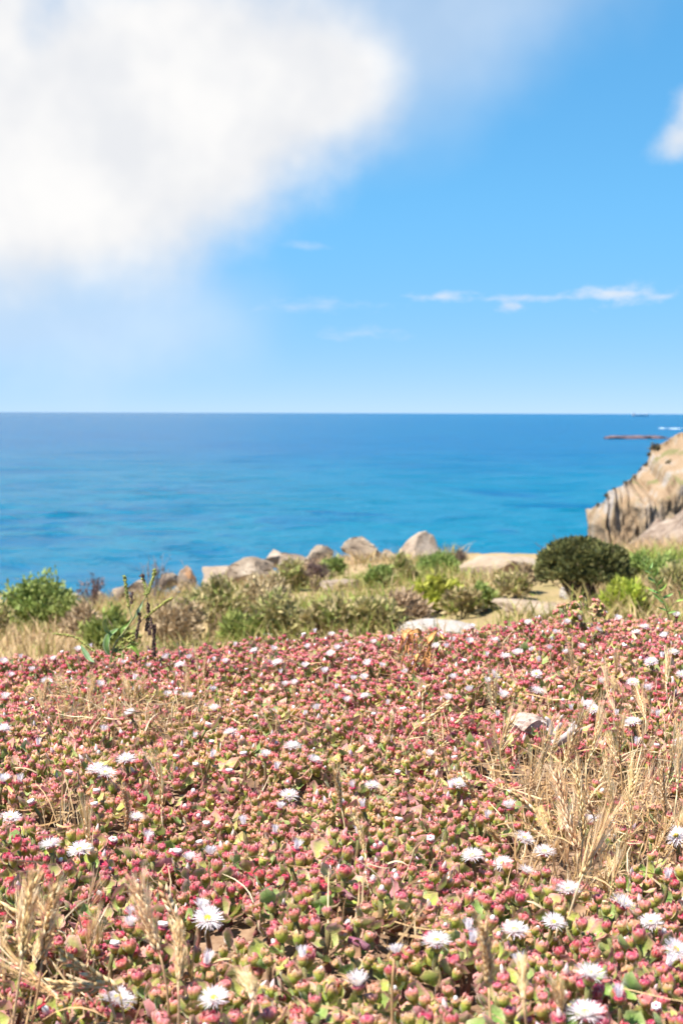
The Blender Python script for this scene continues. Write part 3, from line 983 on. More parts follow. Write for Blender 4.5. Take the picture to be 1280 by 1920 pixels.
# ------------------------------------------------------------------ the ice plant mat: pieces
def bud_piece(tip, mid_, low, inner, lod=0, sq=1.0, open_=0.0, seed=0):
    """an urn-shaped bud of unit size with five pointed lobes; z up"""
    rs = np.random.default_rng(seed)
    mb = MB()
    n_ = (10, 6)[lod]
    rings = [(0.22, -.35), (0.72, .12), (.98, .68), (1.0, 1.1), (.88 + .25 * open_, 1.42)] if not lod else [(.22, -.35), (.98, .6), (.84 + .25 * open_, 1.4)]
    cs = {-.35: low, .12: low, .6: np.add(np.multiply(mid_, .3), np.multiply(low, .7)), .68: np.add(np.multiply(mid_, .3), np.multiply(low, .7)), 1.1: np.add(np.multiply(mid_, .85), np.multiply(tip, .15)), 1.42: tip, 1.4: tip}
    th_ = np.arange(n_) * 2 * math.pi / n_
    V_, C_ = [], []
    for r_, z in rings:
        k = 1 + .09 * np.cos(5 * th_) * (z > 0)
        V_.append(np.stack([r_ * k * np.cos(th_), r_ * k * np.sin(th_), np.full(n_, z * sq)], 1))
        C_.append(np.tile(cs[z], (n_, 1)))
    nr_ = len(rings)
    V_.append([[0, 0, (1.2 - .35 * open_) * sq]])
    C_.append([inner])
    Q_ = [(i * n_ + j, i * n_ + (j + 1) % n_, (i + 1) * n_ + (j + 1) % n_, (i + 1) * n_ + j) for i in range(nr_ - 1) for j in range(n_)]
    T_ = [((nr_ - 1) * n_ + j, (nr_ - 1) * n_ + (j + 1) % n_, nr_ * n_) for j in range(n_)]
    mb.add(np.concatenate(V_), np.concatenate(C_), T_, Q_)
    pale = np.multiply(tip, .60) + np.multiply((.86, .66, .60), .40)
    mt_ = np.add(np.multiply(mid_, .6), np.multiply(tip, .4))
    for k in range(5):
        a = k * 2 * math.pi / 5 + rs.uniform(-.15, .15)
        e, f_ = np.array([math.cos(a), math.sin(a), 0]), np.array([-math.sin(a), math.cos(a), 0])
        g = np.array([0, 0, sq])
        hh_ = rs.uniform(.85, 1.2)
        wv = .48
        fl = .35 * open_
        p0, p1 = e * .90 - f_ * wv + g * 1.05, e * .90 + f_ * wv + g * 1.05
        p2, p3 = e * (.84 + fl) - f_ * wv * .72 + g * 1.5 * hh_, e * (.84 + fl) + f_ * wv * .72 + g * 1.5 * hh_
        p4 = e * (1.06 + fl) + g * 1.45 * hh_
        p5 = e * (.66 + fl * 2.2) + g * (1.80 - .2 * open_) * hh_
        p6 = e * 1.04 + g * 1.05
        mb.add([p0, p1, p2, p3, p4, p5, p6], [mt_, mt_, pale, pale, tip, pale, mt_], [(0, 6, 4), (0, 4, 2), (6, 1, 4), (1, 3, 4), (2, 4, 5), (4, 3, 5)])
    return mb


def petal_tip(mb, kind):
    """what shows between the lobes: 1 a white button, 2 a pink cone"""
    n_ = 7
    th_ = np.arange(n_) * 2 * math.pi / n_
    rg = [(.42, 1.2, (.75, .45, .45)), (.50, 1.6, (.86, .82, .80)), (.3, 1.95, (.9, .88, .88))] if kind == 1 else \
         [(.40, 1.2, (.62, .10, .16)), (.52, 1.8, (.86, .68, .62)), (.30, 2.4, (.88, .76, .74)), (.10, 2.8, (.85, .55, .62))]
    V_ = np.concatenate([np.stack([r_ * np.cos(th_), r_ * np.sin(th_), np.full(n_, z)], 1) for r_, z, _ in rg] + [[[0, 0, rg[-1][1] + .1]]])
    C_ = np.concatenate([np.tile(c_, (n_, 1)) for _, _, c_ in rg] + [[rg[-1][2]]])
    k = len(rg)
    mb.add(V_, C_, [((k - 1) * n_ + j, (k - 1) * n_ + (j + 1) % n_, k * n_) for j in range(n_)],
           [(i * n_ + j, i * n_ + (j + 1) % n_, (i + 1) * n_ + (j + 1) % n_, (i + 1) * n_ + j) for i in range(k - 1) for j in range(n_)])


# colour classes: crimson, rose, salmon, yellow-green
CLS = [dict(tip=(.55, .045, .09), mid=(.46, .21, .10), low=(.34, .38, .06), inner=(.46, .010, .055)),
       dict(tip=(.68, .145, .17), mid=(.50, .31, .11), low=(.36, .42, .065), inner=(.55, .03, .085)),
       dict(tip=(.74, .25, .225), mid=(.52, .38, .12), low=(.38, .44, .075), inner=(.62, .11, .12)),
       dict(tip=(.64, .33, .17), mid=(.47, .45, .085), low=(.36, .45, .065), inner=(.58, .22, .12))]
BUDS = {}
for ci_, k in enumerate(CLS):
    for sh_ in range(2):
        for lod in range(2):
            for tipk in range(3):
                b_ = bud_piece(k['tip'], k['mid'], k['low'], k['inner'], lod, (1.0, .86)[sh_], 0.0 if tipk == 0 else .35, ci_ * 7 + sh_)
                if tipk:
                    petal_tip(b_, tipk)
                BUDS[ci_, sh_, tipk, lod] = b_.arrays()


def leaf_piece(core, edge, shape, seed):
    """a fleshy spoon leaf of unit length along x with a wavy turned-up rim"""
    rs = np.random.default_rng(seed)
    L_ = np.array([0, .22, .5, .78, 1.0])
    Wd = (np.array([.10, .26, .44, .36, .04]), np.array([.08, .16, .36, .42, .05]))[shape]
    V_, C_ = [], []
    ph = rs.uniform(0, 6)
    for i, (l, w_) in enumerate(zip(L_, Wd)):
        for j, s_ in enumerate((-1, -.55, 0, .55, 1)):
            wav = .07 * math.sin(l * 11 + ph + s_ * 2) * abs(s_)
            V_.append((l - .05 * abs(s_), s_ * w_, .20 * s_ * s_ * (.3 + w_) * 2 * .5 + wav + .30 * l * l - .12 * math.sin(l * 3)))
            e = max(abs(s_) ** 2.0, max(0, l - .7) * 2.6)
            C_.append(np.multiply(core, 1 - min(1, e)) + np.multiply(edge, min(1, e)))
    Q_ = [(i * 5 + j, i * 5 + j + 1, (i + 1) * 5 + j + 1, (i + 1) * 5 + j) for i in range(4) for j in range(4)]
    mb = MB()
    mb.add(V_, C_, quads=Q_)
    return mb


LC = [((.24, .35, .06), (.64, .28, .27)), ((.32, .38, .09), (.71, .36, .33)), ((.52, .22, .21), (.70, .33, .32)), ((.34, .45, .07), (.60, .44, .20)), ((.19, .33, .06), (.36, .38, .16))]
LEAVES = {(k, sh_): leaf_piece(*LC[k], sh_, k * 3 + sh_).arrays() for k in range(5) for sh_ in range(2)}
_pick = [i * 5 + j for i in (0, 2, 4) for j in (0, 2, 4)]
LEAVES_FAR = {k: (a[0][_pick], a[1][_pick], a[2], np.array([(0, 1, 4, 3), (1, 2, 5, 4), (3, 4, 7, 6), (4, 5, 8, 7)])) for k, a in LEAVES.items()}
mb = MB()
mb.tube([(0, 0, 0), (.08, .02, .35), (-.03, .05, .7), (0, 0, 1)], [.085, .075, .07, .06], (.34, .10, .12), 6, (.20, .22, .06))
STEM = mb.arrays()


def shoot(rs, cls):
    """pieces of one shoot: (key, matrix) in metres, z up from the soil"""
    out = []
    h = rs.uniform(.030, .046)
    nb = int(rs.integers(4, 7))
    a0 = rs.uniform(0, 6.28)
    for i in range(nb):
        r_ = 0.0 if i == 0 else .0108 + .0065 * rs.random() + .0035 * (i > 3)
        a = a0 + i * 2.0 + rs.uniform(-.4, .4)
        sc = rs.uniform(.0040, .0060)
        tilt = min(.75, r_ * 30) * rs.uniform(.5, 1.2)
        M = Matrix.Translation((r_ * math.cos(a), r_ * math.sin(a), h - r_ * .75 + rs.uniform(-.005, .004))) @ \
            Matrix.Rotation(a, 4, 'Z') @ Matrix.Rotation(tilt, 4, 'Y') @ Matrix.Rotation(rs.uniform(0, 6), 4, 'Z') @ Matrix.Diagonal((sc, sc, sc * rs.uniform(1.05, 1.35), 1))
        q = rs.random()
        kk = cls if rs.random() < .68 else int(rs.integers(0, 4))
        out.append((('bud', kk, int(rs.integers(0, 2)), 0 if q > .07 else (1 if q > .03 else 2)), M))
    nlv = int(rs.integers(6, 9))
    for i in range(nlv):
        a = a0 + .6 + i * 2.4
        sc = rs.uniform(.012, .023)
        z = h * rs.uniform(.2, .85)
        kk = int(rs.choice([0, 1, 2, 3, 4], p=[.34, .26, .05, .15, .20] if cls < 3 else [.25, .25, .03, .32, .15]))
        M = Matrix.Translation((.007 * math.cos(a), .007 * math.sin(a), z)) @ Matrix.Rotation(a, 4, 'Z') @ \
            Matrix.Rotation(-rs.uniform(.0, .85), 4, 'Y') @ Matrix.Rotation(rs.uniform(-.5, .5), 4, 'X') @ Matrix.Diagonal((sc, sc * rs.uniform(.9, 1.3), sc, 1))
        out.append((('leaf', kk, int(rs.integers(0, 2))), M))
    out.append((('stem',), Matrix.Diagonal((h * .9, h * .9, h * .95, 1))))
    return out


# where the mat is thin: dry grass, stones and bare earth (photo pixels: centre, radii, how bare)
THIN = [(1045, 1432, 150, 52, .97), (1085, 1555, 125, 105, .78), (1225, 1500, 85, 140, .72), (60, 1790, 130, 120, .45), (300, 1335, 95, 32, .65),
        (150, 1320, 110, 32, .55), (700, 1648, 70, 30, .6), (515, 1352, 30, 14, .9), (820, 1395, 70, 40, .4), (1110, 1665, 70, 50, .55), (110, 1510, 50, 28, .7),
        (640, 1700, 60, 22, .55), (750, 1720, 50, 30, .75), (610, 1880, 40, 20, .5), (460, 1465, 30, 14, .7), (1215, 1330, 80, 50, .35), (1020, 1330, 60, 30, .4),
        (300, 1660, 60, 30, .5), (780, 1215, 40, 35, .45)]


def thin(x, y, z):
    a, b_ = project(x, y, np.asarray(z) + CZ)
    t = np.zeros(np.shape(x))
    for cx, cy, rx, ry, k in THIN:
        d_ = ((a - cx) / rx) ** 2 + ((b_ - cy) / ry) ** 2
        t = np.maximum(t, k * smooth_(1.35, .55, d_))
    return t


# jittered grid of shoots
STEP = .0325
gy0 = np.arange(.68, 4.2, STEP)
pts = []
for row, yy in enumerate(gy0):
    hw = .245 * yy + .30
    for xx in np.arange(-hw, hw, STEP):
        pts.append((xx + (row % 2) * STEP * .5 + RNG.uniform(-.4, .4) * STEP, yy + RNG.uniform(-.4, .4) * STEP))
pts = np.array(pts)
sz_ = soil(pts[:, 0], pts[:, 1])
tv = thin(pts[:, 0], pts[:, 1], sz_ + .05)
gap = fbm(pts[:, 0] * 6.5, pts[:, 1] * 6.5, 171, 3)
keep = (RNG.random(len(pts)) > tv) & (gap > .21)
fade = smooth_(4.2, 3.75, pts[:, 1])
keep &= RNG.random(len(pts)) < fade
pts, sz_, gap = pts[keep], sz_[keep], gap[keep]
clsn = fbm(pts[:, 0] * 4, pts[:, 1] * 4, 181, 2) + RNG.normal(size=len(pts)) * .10
cls_ = np.digitize(clsn, [.46, .59, .69])
ppx, ppy = project(pts[:, 0], pts[:, 1], sz_ + CZ + .05)
inview = (ppx > -15) & (ppx < 1295) & (ppy < 1935)
order = np.where(inview)[0][np.argsort(pts[inview, 1])]
SINGLE = set(order[:262].tolist())

BUD_ME, LEAF_ME = {}, {}
for k, a in BUDS.items():
    if k[3] == 0:
        BUD_ME[k[:3]] = raw_mesh('bud', *a, M_ICE)
for k, a in LEAVES.items():
    LEAF_ME[k] = raw_mesh('leaf', *a, M_ICE)
STEM_ME = raw_mesh('stem', *STEM, M_ICE)
CNAME = ('crimson', 'rose', 'salmon', 'yellow-green')
# landmarks to tell where a shoot or a flower grows
LAND = [((985, 1395), 'the pinkish stone'), ((1055, 1370), 'the grey weathered twigs'), ((515, 1352), 'the small grey stone'), ((205, 1262), 'the seed plant'),
        ((770, 1215), 'the orange withered plant'), ((60, 1780), 'the corner straw clump'), ((270, 1740), 'the thick tan plume'), ((1070, 1530), 'the tall straw plumes'),
        ((915, 1790), 'the brown drooping plume'), ((1095, 1620), 'the splayed barley head'), ((1245, 1500), 'the straw at the margin'), ((640, 1500), 'the lone pale plume'),
        ((720, 1610), 'the magenta creeping stem'), ((235, 1530), 'the brown narrow plume'), ((305, 1520), 'the bristly barley head'), ((1240, 1110), 'the small leafy weed'),
        ((105, 1505), 'the curled brown leaf'), ((370, 1290), 'the thin straw tuft'), ((800, 1360), 'the slanting rye spike'), ((1100, 1125), 'the raised reddish tuft'), ((750, 1870), 'the arching pale stalk'),
        ((450, 1640), 'the dense rosy patch'), ((560, 1790), 'the dense crimson patch'), ((1180, 1850), 'the corner crimson buds')]


def landmark(px, py):
    return min(LAND, key=lambda l: (l[0][0] - px) ** 2 + 2.0 * (l[0][1] - py) ** 2)


def side_word(px, py):
    (lx, ly), nm = landmark(px, py)
    dx, dy = px - lx, py - ly
    if abs(dx) > 1.1 * abs(dy):
        return ('right of ' if dx > 0 else 'left of ') + nm
    return ('in front of ' if dy > 0 else 'behind ') + nm


big_v, big_c, big_t, big_q, cnt = [], [], [], [], 0
for i in range(len(pts)):
    rs = np.random.default_rng(5000 + i)
    pcs = shoot(rs, int(cls_[i]))
    yaw = rs.uniform(0, 6.28)
    lean_ = Euler((rs.normal() * .16, rs.normal() * .16, yaw)).to_matrix().to_4x4()
    W_ = Matrix.Translation((pts[i, 0], pts[i, 1], sz_[i] + CZ)) @ lean_ @ Matrix.Scale(rs.uniform(.88, 1.15), 4)
    if i in SINGLE:
        root = empty('ice_plant_shoot')
        root.matrix_world = W_
        nbud = sum(1 for k, _ in pcs if k[0] == 'bud')
        wt = any(k[0] == 'bud' and k[3] for k, _ in pcs)
        tag(root, f"{CNAME[int(cls_[i])]} shoot with {('four', 'five', 'six')[nbud - 4]} buds{', white showing' if wt else ''}, {side_word(ppx[i], ppy[i])}",
            'ice plant', 'ice plant shoots in the front of the mat')
        for k, M in pcs:
            me = BUD_ME[k[1:]] if k[0] == 'bud' else LEAF_ME[k[1:]] if k[0] == 'leaf' else STEM_ME
            link(k[0], me, root, M)
    else:
        far_lod = 1 if pts[i, 1] > 1.8 or not inview[i] else 0
        for k, M in pcs:
            if k[0] == 'stem' and far_lod:
                continue
            v, c_, t, q = BUDS[k[1], k[2], k[3], far_lod] if k[0] == 'bud' else (LEAVES_FAR if far_lod else LEAVES)[k[1:]] if k[0] == 'leaf' else STEM
            A = np.array(W_ @ M)
            big_v.append(v @ A[:3, :3].T + A[:3, 3])
            big_c.append(c_ * (rs.uniform(.8, 1.2) * (1 + rs.normal(size=3) * .05)))
            if len(t):
                big_t.append(t + cnt)
            if len(q):
                big_q.append(q + cnt)
            cnt += len(v)
me = raw_mesh('ice_plant_mat', np.concatenate(big_v), np.concatenate(big_c), np.concatenate(big_t), np.concatenate(big_q), M_ICE)
tag(link('ice_plant_mat', me), 'red and green ice plant carpet covering the ground', 'ground cover', kind='stuff')

# ------------------------------------------------------------------ flowers
def petals_mesh(nlay, elev, length, seed, spread=.16):
    rs = np.random.default_rng(seed)
    mb = MB()
    for lay, (cnt_, e0, ln_) in enumerate(zip(nlay, elev, length)):
        for k in range(cnt_):
            a = (k + .5 * lay + rs.uniform(-.3, .3)) * 2 * math.pi / cnt_
            e = e0 + rs.normal() * spread
            L_ = ln_ * rs.uniform(.85, 1.1)
            d0 = np.array([math.cos(a) * math.cos(e), math.sin(a) * math.cos(e), math.sin(e)])
            up = np.array([-math.cos(a) * math.sin(e), -math.sin(a) * math.sin(e), math.cos(e)])
            b0 = np.array([math.cos(a), math.sin(a), 0]) * .0030 + np.array([0, 0, .0005 * lay])
            bend = rs.uniform(-.12, .10)
            p_ = [b0, b0 + d0 * L_ * .5 + up * L_ * .05, b0 + d0 * L_ + up * L_ * bend]
            wv = .00078 * rs.uniform(.8, 1.2)
            w0 = np.array((.88, .86, .84))
            w1 = np.array((.86, .78, .86)) * rs.uniform(.92, 1.05)
            mb.strip(p_, [wv * .8, wv, wv * .35], up, w0, w1)
    return mb.mesh('petals', M_PETAL)


OPEN = [petals_mesh((52, 48, 36), (R(14), R(32), R(54)), (.0138, .0130, .0108), 40 + k) for k in range(4)]
HALF = [petals_mesh((38, 34, 24), (R(46), R(60), R(74)), (.0135, .0130, .0120), 50 + k, .10) for k in range(3)]
FLAT = [petals_mesh((26, 24), (R(20), R(40)), (.0100, .0090), 60 + k, .2) for k in range(2)]
mb = MB()
for k in range(40):
    a, r_ = k * 2.399, .0029 * math.sqrt((k + .5) / 40)
    b0 = np.array([r_ * math.cos(a), r_ * math.sin(a), .0012])
    mb.tube([b0, b0 + (r_ * .25 * math.cos(a), r_ * .25 * math.sin(a), .0034)], [.00022, .0004], (.80, .72, .40), 4, (.82, .62, .10))
CENTRE = mb.mesh('stamens', M_PETAL)
CALYX = []
for k in range(3):
    b_ = bud_piece(CLS[k]['tip'], CLS[k]['mid'], CLS[k]['low'], CLS[k]['inner'], 0, .95, .7, 80 + k)
    CALYX.append(b_.mesh('calyx', M_ICE))


def closed_mesh(kind, seed):
    mb = MB()
    n_ = 12
    th_ = np.arange(n_) * 2 * math.pi / n_
    if kind == 2:     # petals folded into a tapering pink tube
        rg = [(.0026, 0, (.70, .30, .30)), (.0032, .003, (.86, .70, .64)), (.0036, .0075, (.88, .80, .78)), (.0042, .0115, (.87, .76, .80)), (.0026, .0122, (.84, .66, .74))]
    else:             # petals rolled in: a white ring with a red eye
        rg = [(.0032, 0, (.80, .55, .5)), (.0055, .0022, (.88, .84, .82)), (.0052, .0046, (.9, .88, .88)), (.0032, .0050, (.88, .84, .82)), (.0018, .0032, (.5, .06, .12))]
    rs = np.random.default_rng(seed)
    V_ = np.concatenate([np.stack([r_ * (1 + .16 * np.cos(6 * th_)) * np.cos(th_), r_ * (1 + .16 * np.cos(6 * th_)) * np.sin(th_), z + rs.normal(size=n_) * .0003], 1) for r_, z, _ in rg] + [[[0, 0, rg[-1][1]]]])
    C_ = np.concatenate([np.tile(c_, (n_, 1)) for _, _, c_ in rg] + [[rg[-1][2]]])
    k = len(rg)
    mb.add(V_, C_, [((k - 1) * n_ + j, (k - 1) * n_ + (j + 1) % n_, k * n_) for j in range(n_)],
           [(i * n_ + j, i * n_ + (j + 1) % n_, (i + 1) * n_ + (j + 1) % n_, (i + 1) * n_ + j) for i in range(k - 1) for j in range(n_)])
    return mb.mesh('petals', M_PETAL)


TUBE = [petals_mesh((24, 18), (R(72), R(82)), (.0125, .0118), 70 + k, .05) for k in range(2)]
BUTTON = [closed_mesh(3, 3), closed_mesh(3, 4)]


def mat_hit(px, py, lift=0.0, lo=.8, hi=4.0):
    """where the sight line through a photo pixel meets the top of the mat"""
    d = px_dir(px, py)
    yy = np.linspace(lo, hi, 1600)
    xx, zz = d.x / d.y * yy, d.z / d.y * yy
    cz = canopy(xx, yy) + lift
    below = zz <= cz
    k = int(np.argmax(below)) if below.any() else int(np.argmin(zz - cz))
    return Vector((xx[k], yy[k], CZ + float(zz[k])))


# photo pixel and state: 0 wide open, 1 fan-shaped, 2 closed pink tube, 3 white button
FL = [(10, 1310, 1), (60, 1312, 3), (6, 1369, 0), (72, 1396, 2), (88, 1279, 0), (195, 1370, 1), (244, 1339, 0), (258, 1295, 1), (252, 1274, 2), (338, 1248, 0), (232, 1244, 1), (520, 1244, 0),
      (526, 1262, 2), (535, 1285, 1), (553, 1283, 1), (572, 1251, 1), (608, 1261, 1), (399, 1295, 1), (402, 1332, 1), (330, 1302, 2), (314, 1305, 1), (345, 1308, 1), (357, 1308, 1), (595, 1330, 1),
      (570, 1340, 2), (390, 1360, 3), (365, 1382, 2), (432, 1375, 0), (397, 1392, 3), (548, 1402, 0), (588, 1426, 0), (518, 1441, 2), (397, 1418, 2), (497, 1418, 1), (457, 1415, 3), (367, 1435, 3),
      (430, 1447, 3), (237, 1426, 0), (181, 1445, 0), (198, 1452, 0), (181, 1485, 3), (178, 1510, 3), (6, 1465, 1), (37, 1465, 2), (542, 1494, 0), (525, 1515, 1), (255, 1535, 0), (20, 1537, 0),
      (276, 1570, 1), (95, 1586, 0), (136, 1569, 3), (212, 1577, 3), (150, 1596, 0), (387, 1546, 3), (457, 1545, 2), (515, 1560, 2), (375, 1581, 3), (332, 1599, 3), (395, 1602, 1),
      (662, 1275, 1), (682, 1274, 1), (684, 1307, 0), (650, 1315, 1), (756, 1331, 3), (726, 1320, 2), (731, 1389, 2), (805, 1417, 1), (745, 1449, 3), (852, 1422, 3), (661, 1475, 2), (697, 1475, 0),
      (860, 1472, 0), (845, 1477, 2), (680, 1512, 2), (747, 1539, 3), (671, 1562, 2), (807, 1575, 3), (981, 1574, 0), (955, 1515, 1), (912, 1532, 2), (1132, 1545, 1), (1105, 1542, 1),
      (1267, 1571, 0), (1147, 1570, 3), (1020, 1600, 0), (850, 1272, 1), (840, 1312, 1), (880, 1296, 1), (925, 1267, 0), (913, 1279, 1), (1005, 1265, 0), (1006, 1297, 0), (942, 1307, 1), (932, 1342, 2),
      (1102, 1322, 0), (1112, 1332, 0), (1185, 1281, 0), (1215, 1294, 1), (1220, 1244, 0), (1185, 1357, 0), (1230, 1399, 3), (1274, 1392, 0), (1192, 1395, 2), (1232, 1342, 2), (1155, 1340, 2),
      (1070, 1330, 2), (1277, 1267, 0), (1050, 1290, 3), (1127, 1280, 1), (355, 1612, 1), (390, 1725, 0), (377, 1702, 1), (245, 1735, 1), (250, 1717, 2), (305, 1737, 3), (215, 1772, 3), (402, 1875, 0),
      (220, 1877, 0), (387, 1805, 2), (885, 1607, 0), (942, 1621, 0), (985, 1635, 0), (1065, 1671, 0), (1165, 1697, 0), (1220, 1733, 0), (1265, 1783, 0), (1037, 1732, 0), (965, 1747, 0), (818, 1769, 0),
      (743, 1787, 1), (671, 1847, 1), (1105, 1830, 0), (1097, 1905, 0), (975, 1810, 2), (1230, 1890, 3), (885, 1765, 2), (878, 1742, 2), (1250, 1645, 2), (1160, 1868, 2), (1252, 1808, 2), (567, 1795, 2), (555, 1590, 2),
      (730, 1199, 1), (885, 1177, 1), (927, 1201, 0), (880, 1205, 1), (825, 1192, 1), (947, 1232, 0), (970, 1227, 1), (1062, 1169, 1), (1120, 1182, 0), (1192, 1187, 0), (1207, 1177, 0), (1157, 1162, 1),
      (1132, 1152, 1), (1087, 1161, 2), (990, 1170, 1), (1262, 1225, 0), (1220, 1242, 0), (912, 1230, 2), (690, 1247, 1), (715, 1250, 1), (817, 1215, 1), (837, 1214, 1), (850, 1201, 2),
      (1267, 1155, 1), (1040, 1187, 1), (1035, 1200, 2), (1030, 1217, 1), (997, 1220, 1), (1060, 1225, 1), (1145, 1235, 3), (1240, 1232, 2), (40, 1234, 2), (6, 1243, 1), (172, 1213, 2), (147, 1220, 1),
      (102, 1237, 1), (117, 1223, 3), (312, 1235, 1), (355, 1235, 1), (402, 1239, 2), (440, 1211, 2), (462, 1256, 3), (477, 1222, 0), (512, 1219, 1), (620, 1230, 1), (577, 1215, 1), (570, 1190, 3),
      (590, 1186, 2), (622, 1192, 1), (632, 1218, 1), (422, 1243, 1), (187, 1286, 1), (700, 1206, 1), (655, 1238, 3), (760, 1262, 1), (795, 1290, 3), (870, 1240, 3), (1090, 1215, 1), (1170, 1212, 3),
      (1245, 1195, 1), (1010, 1240, 2), (60, 1258, 1), (130, 1262, 3), (20, 1268, 1), (280, 1250, 1), (460, 1300, 3), (630, 1290, 2), (700, 1340, 3), (480, 1345, 3), (330, 1420, 3), (130, 1450, 3), (60, 1505, 3)]
ONAME = ('wide open white flower', 'fan-shaped half open white flower', 'closed pale pink tubular flower', 'small white rolled-in flower')
OGROUP = ('wide open flowers', 'half open flowers', 'closed pink flowers', 'rolled-in white flowers')
for i, (px, py, k) in enumerate(FL):
    rs = np.random.default_rng(900 + i)
    p_ = mat_hit(px, py, .017)
    tilt, ta = (abs(rs.normal()) * .3, rs.uniform(-3.6, .5)) if k == 0 else (rs.uniform(.0, .45), rs.uniform(-3.1, 3.1))
    ax = Vector((math.sin(tilt) * math.cos(ta), math.sin(tilt) * math.sin(ta), math.cos(tilt)))
    q = Vector((0, 0, 1)).rotation_difference(ax)
    sc = rs.uniform(.78, 1.08) * (.93 if k == 0 else .86)
    root = empty('ice_plant_flower')
    root.matrix_world = Matrix.Translation(p_) @ q.to_matrix().to_4x4() @ Matrix.Rotation(rs.uniform(0, 6), 4, 'Z') @ Matrix.Scale(sc, 4)
    tag(root, f'{ONAME[k]} {side_word(px, py)}', 'flower', OGROUP[k])
    link('calyx', CALYX[i % 3], root, Matrix.Translation((0, 0, -.0085)) @ Matrix.Scale(.0055, 4))
    link('petals', (OPEN, HALF, TUBE, BUTTON)[k][i % (4, 3, 2, 2)[k]], root)
    if k < 2:
        link('stamens', CENTRE, root)
    # stalk down into the mat
    link('stem', STEM_ME, root, Matrix.Translation((0, 0, -.062)) @ Matrix.Diagonal((.04, .04, .055, 1)))

# ------------------------------------------------------------------ creeping stems, litter, straw
for i, (pl, lab) in enumerate((([(708, 1602), (722, 1612), (742, 1624), (752, 1636)], 'thick magenta creeping stem with glistening skin in a gap of the mat'),
                               ([(612, 1656), (632, 1664), (648, 1676), (660, 1684)], 'greyish pink creeping stem below the magenta one'),
                               ([(655, 1762), (672, 1768), (690, 1778)], 'short grey purple creeping stem above a gap'),
                               ([(1190, 1245), (1208, 1238), (1224, 1226)], 'dark red stem lying in the far part of the mat'))):
    mb = MB()
    P = [mat_hit(a, b_, -.008) for a, b_ in pl]
    mb.tube(np.array([list(p_) for p_ in P]), [.0034, .004, .0036, .003][:len(P)], (.34, .09, .15), 8, (.30, .13, .16))
    tag(mb.build('creeping_stem', M_ICE), lab, 'stem')

STRAW = np.array([(.68, .47, .25), (.74, .55, .33), (.60, .39, .19), (.80, .64, .43), (.52, .33, .16)])


def curved(p0, p1, bend, n_=7):
    p0, p1 = np.array(p0), np.array(p1)
    m_ = (p0 + p1) / 2 + np.array(bend)
    t = np.linspace(0, 1, n_)[:, None]
    return (1 - t) ** 2 * p0 + 2 * t * (1 - t) * m_ + t ** 2 * p1


mb = MB()
N = 9500
cand_y = np.sqrt(RNG.uniform(.8 ** 2, 3.9 ** 2, 90000))
cand_x = RNG.uniform(-1, 1, 90000) * (.245 * cand_y + .3)
cz_ = soil(cand_x, cand_y)
prob = thin(cand_x, cand_y, cz_ + .05) ** 1.3 * .75 + .016
cpx, cpy = project(cand_x, cand_y, cz_ + CZ)
prob = prob * np.where(((cpx - 985) / 55) ** 2 + ((cpy - 1450) / 38) ** 2 < 1, .12, 1.0)
sel = np.where(RNG.random(90000) < prob)[0][:N]
for i in sel:
    x, y, z = cand_x[i], cand_y[i], cz_[i] + CZ
    rs = RNG
    up = rs.random() < .62
    L_ = rs.uniform(.03, .095) if up else rs.uniform(.02, .07)
    a = rs.uniform(0, 6.28)
    e = rs.uniform(.75, 1.5) if up else rs.uniform(-.1, .35)
    p0 = np.array((x, y, z + (0 if up else rs.uniform(.01, .055))))
    p1 = p0 + L_ * np.array([math.cos(a) * math.cos(e), math.sin(a) * math.cos(e), math.sin(e)])
    pp_ = curved(p0, p1, rs.normal(size=3) * L_ * .16, 5)
    wv = rs.uniform(.0008, .0028)
    c_ = STRAW[rs.integers(0, 5)] * rs.uniform(.7, 1.12)
    mb.strip(pp_, wv * np.array([1, 1, .9, .7, .25]), (rs.normal(), rs.normal(), .3), c_)
tag(mb.build('straw', M_STRAW), 'fine dry straw standing and lying in the thin parts of the mat', 'straw', kind='stuff')

mb = MB()
for i in np.where(RNG.random(90000) < thin(cand_x, cand_y, cz_ + .05) * .03 + .030)[0][:2000]:
    x, y, z = cand_x[i], cand_y[i], cz_[i] + CZ
    v, c_, t, q = LEAVES[int(RNG.integers(0, 5)), int(RNG.integers(0, 2))]
    sc = RNG.uniform(.007, .022)
    A = np.array((Matrix.Translation((x, y, z + RNG.uniform(.004, .02))) @ Euler(RNG.normal(size=3) * np.array([.7, .7, 3])).to_matrix().to_4x4()).to_3x3())
    cc = np.array([(.26, .15, .09), (.36, .23, .14), (.17, .10, .07), (.45, .30, .19)][int(RNG.integers(0, 4))])
    mb.add((v * sc) @ A.T + np.array((x, y, z + RNG.uniform(.004, .02))), np.tile(cc * RNG.uniform(.7, 1.2), (len(v), 1)), t, q)
tag(mb.build('leaf_litter', M_DEAD), 'brown crumpled dead leaves on the earth between the shoots', 'leaf litter', kind='stuff')


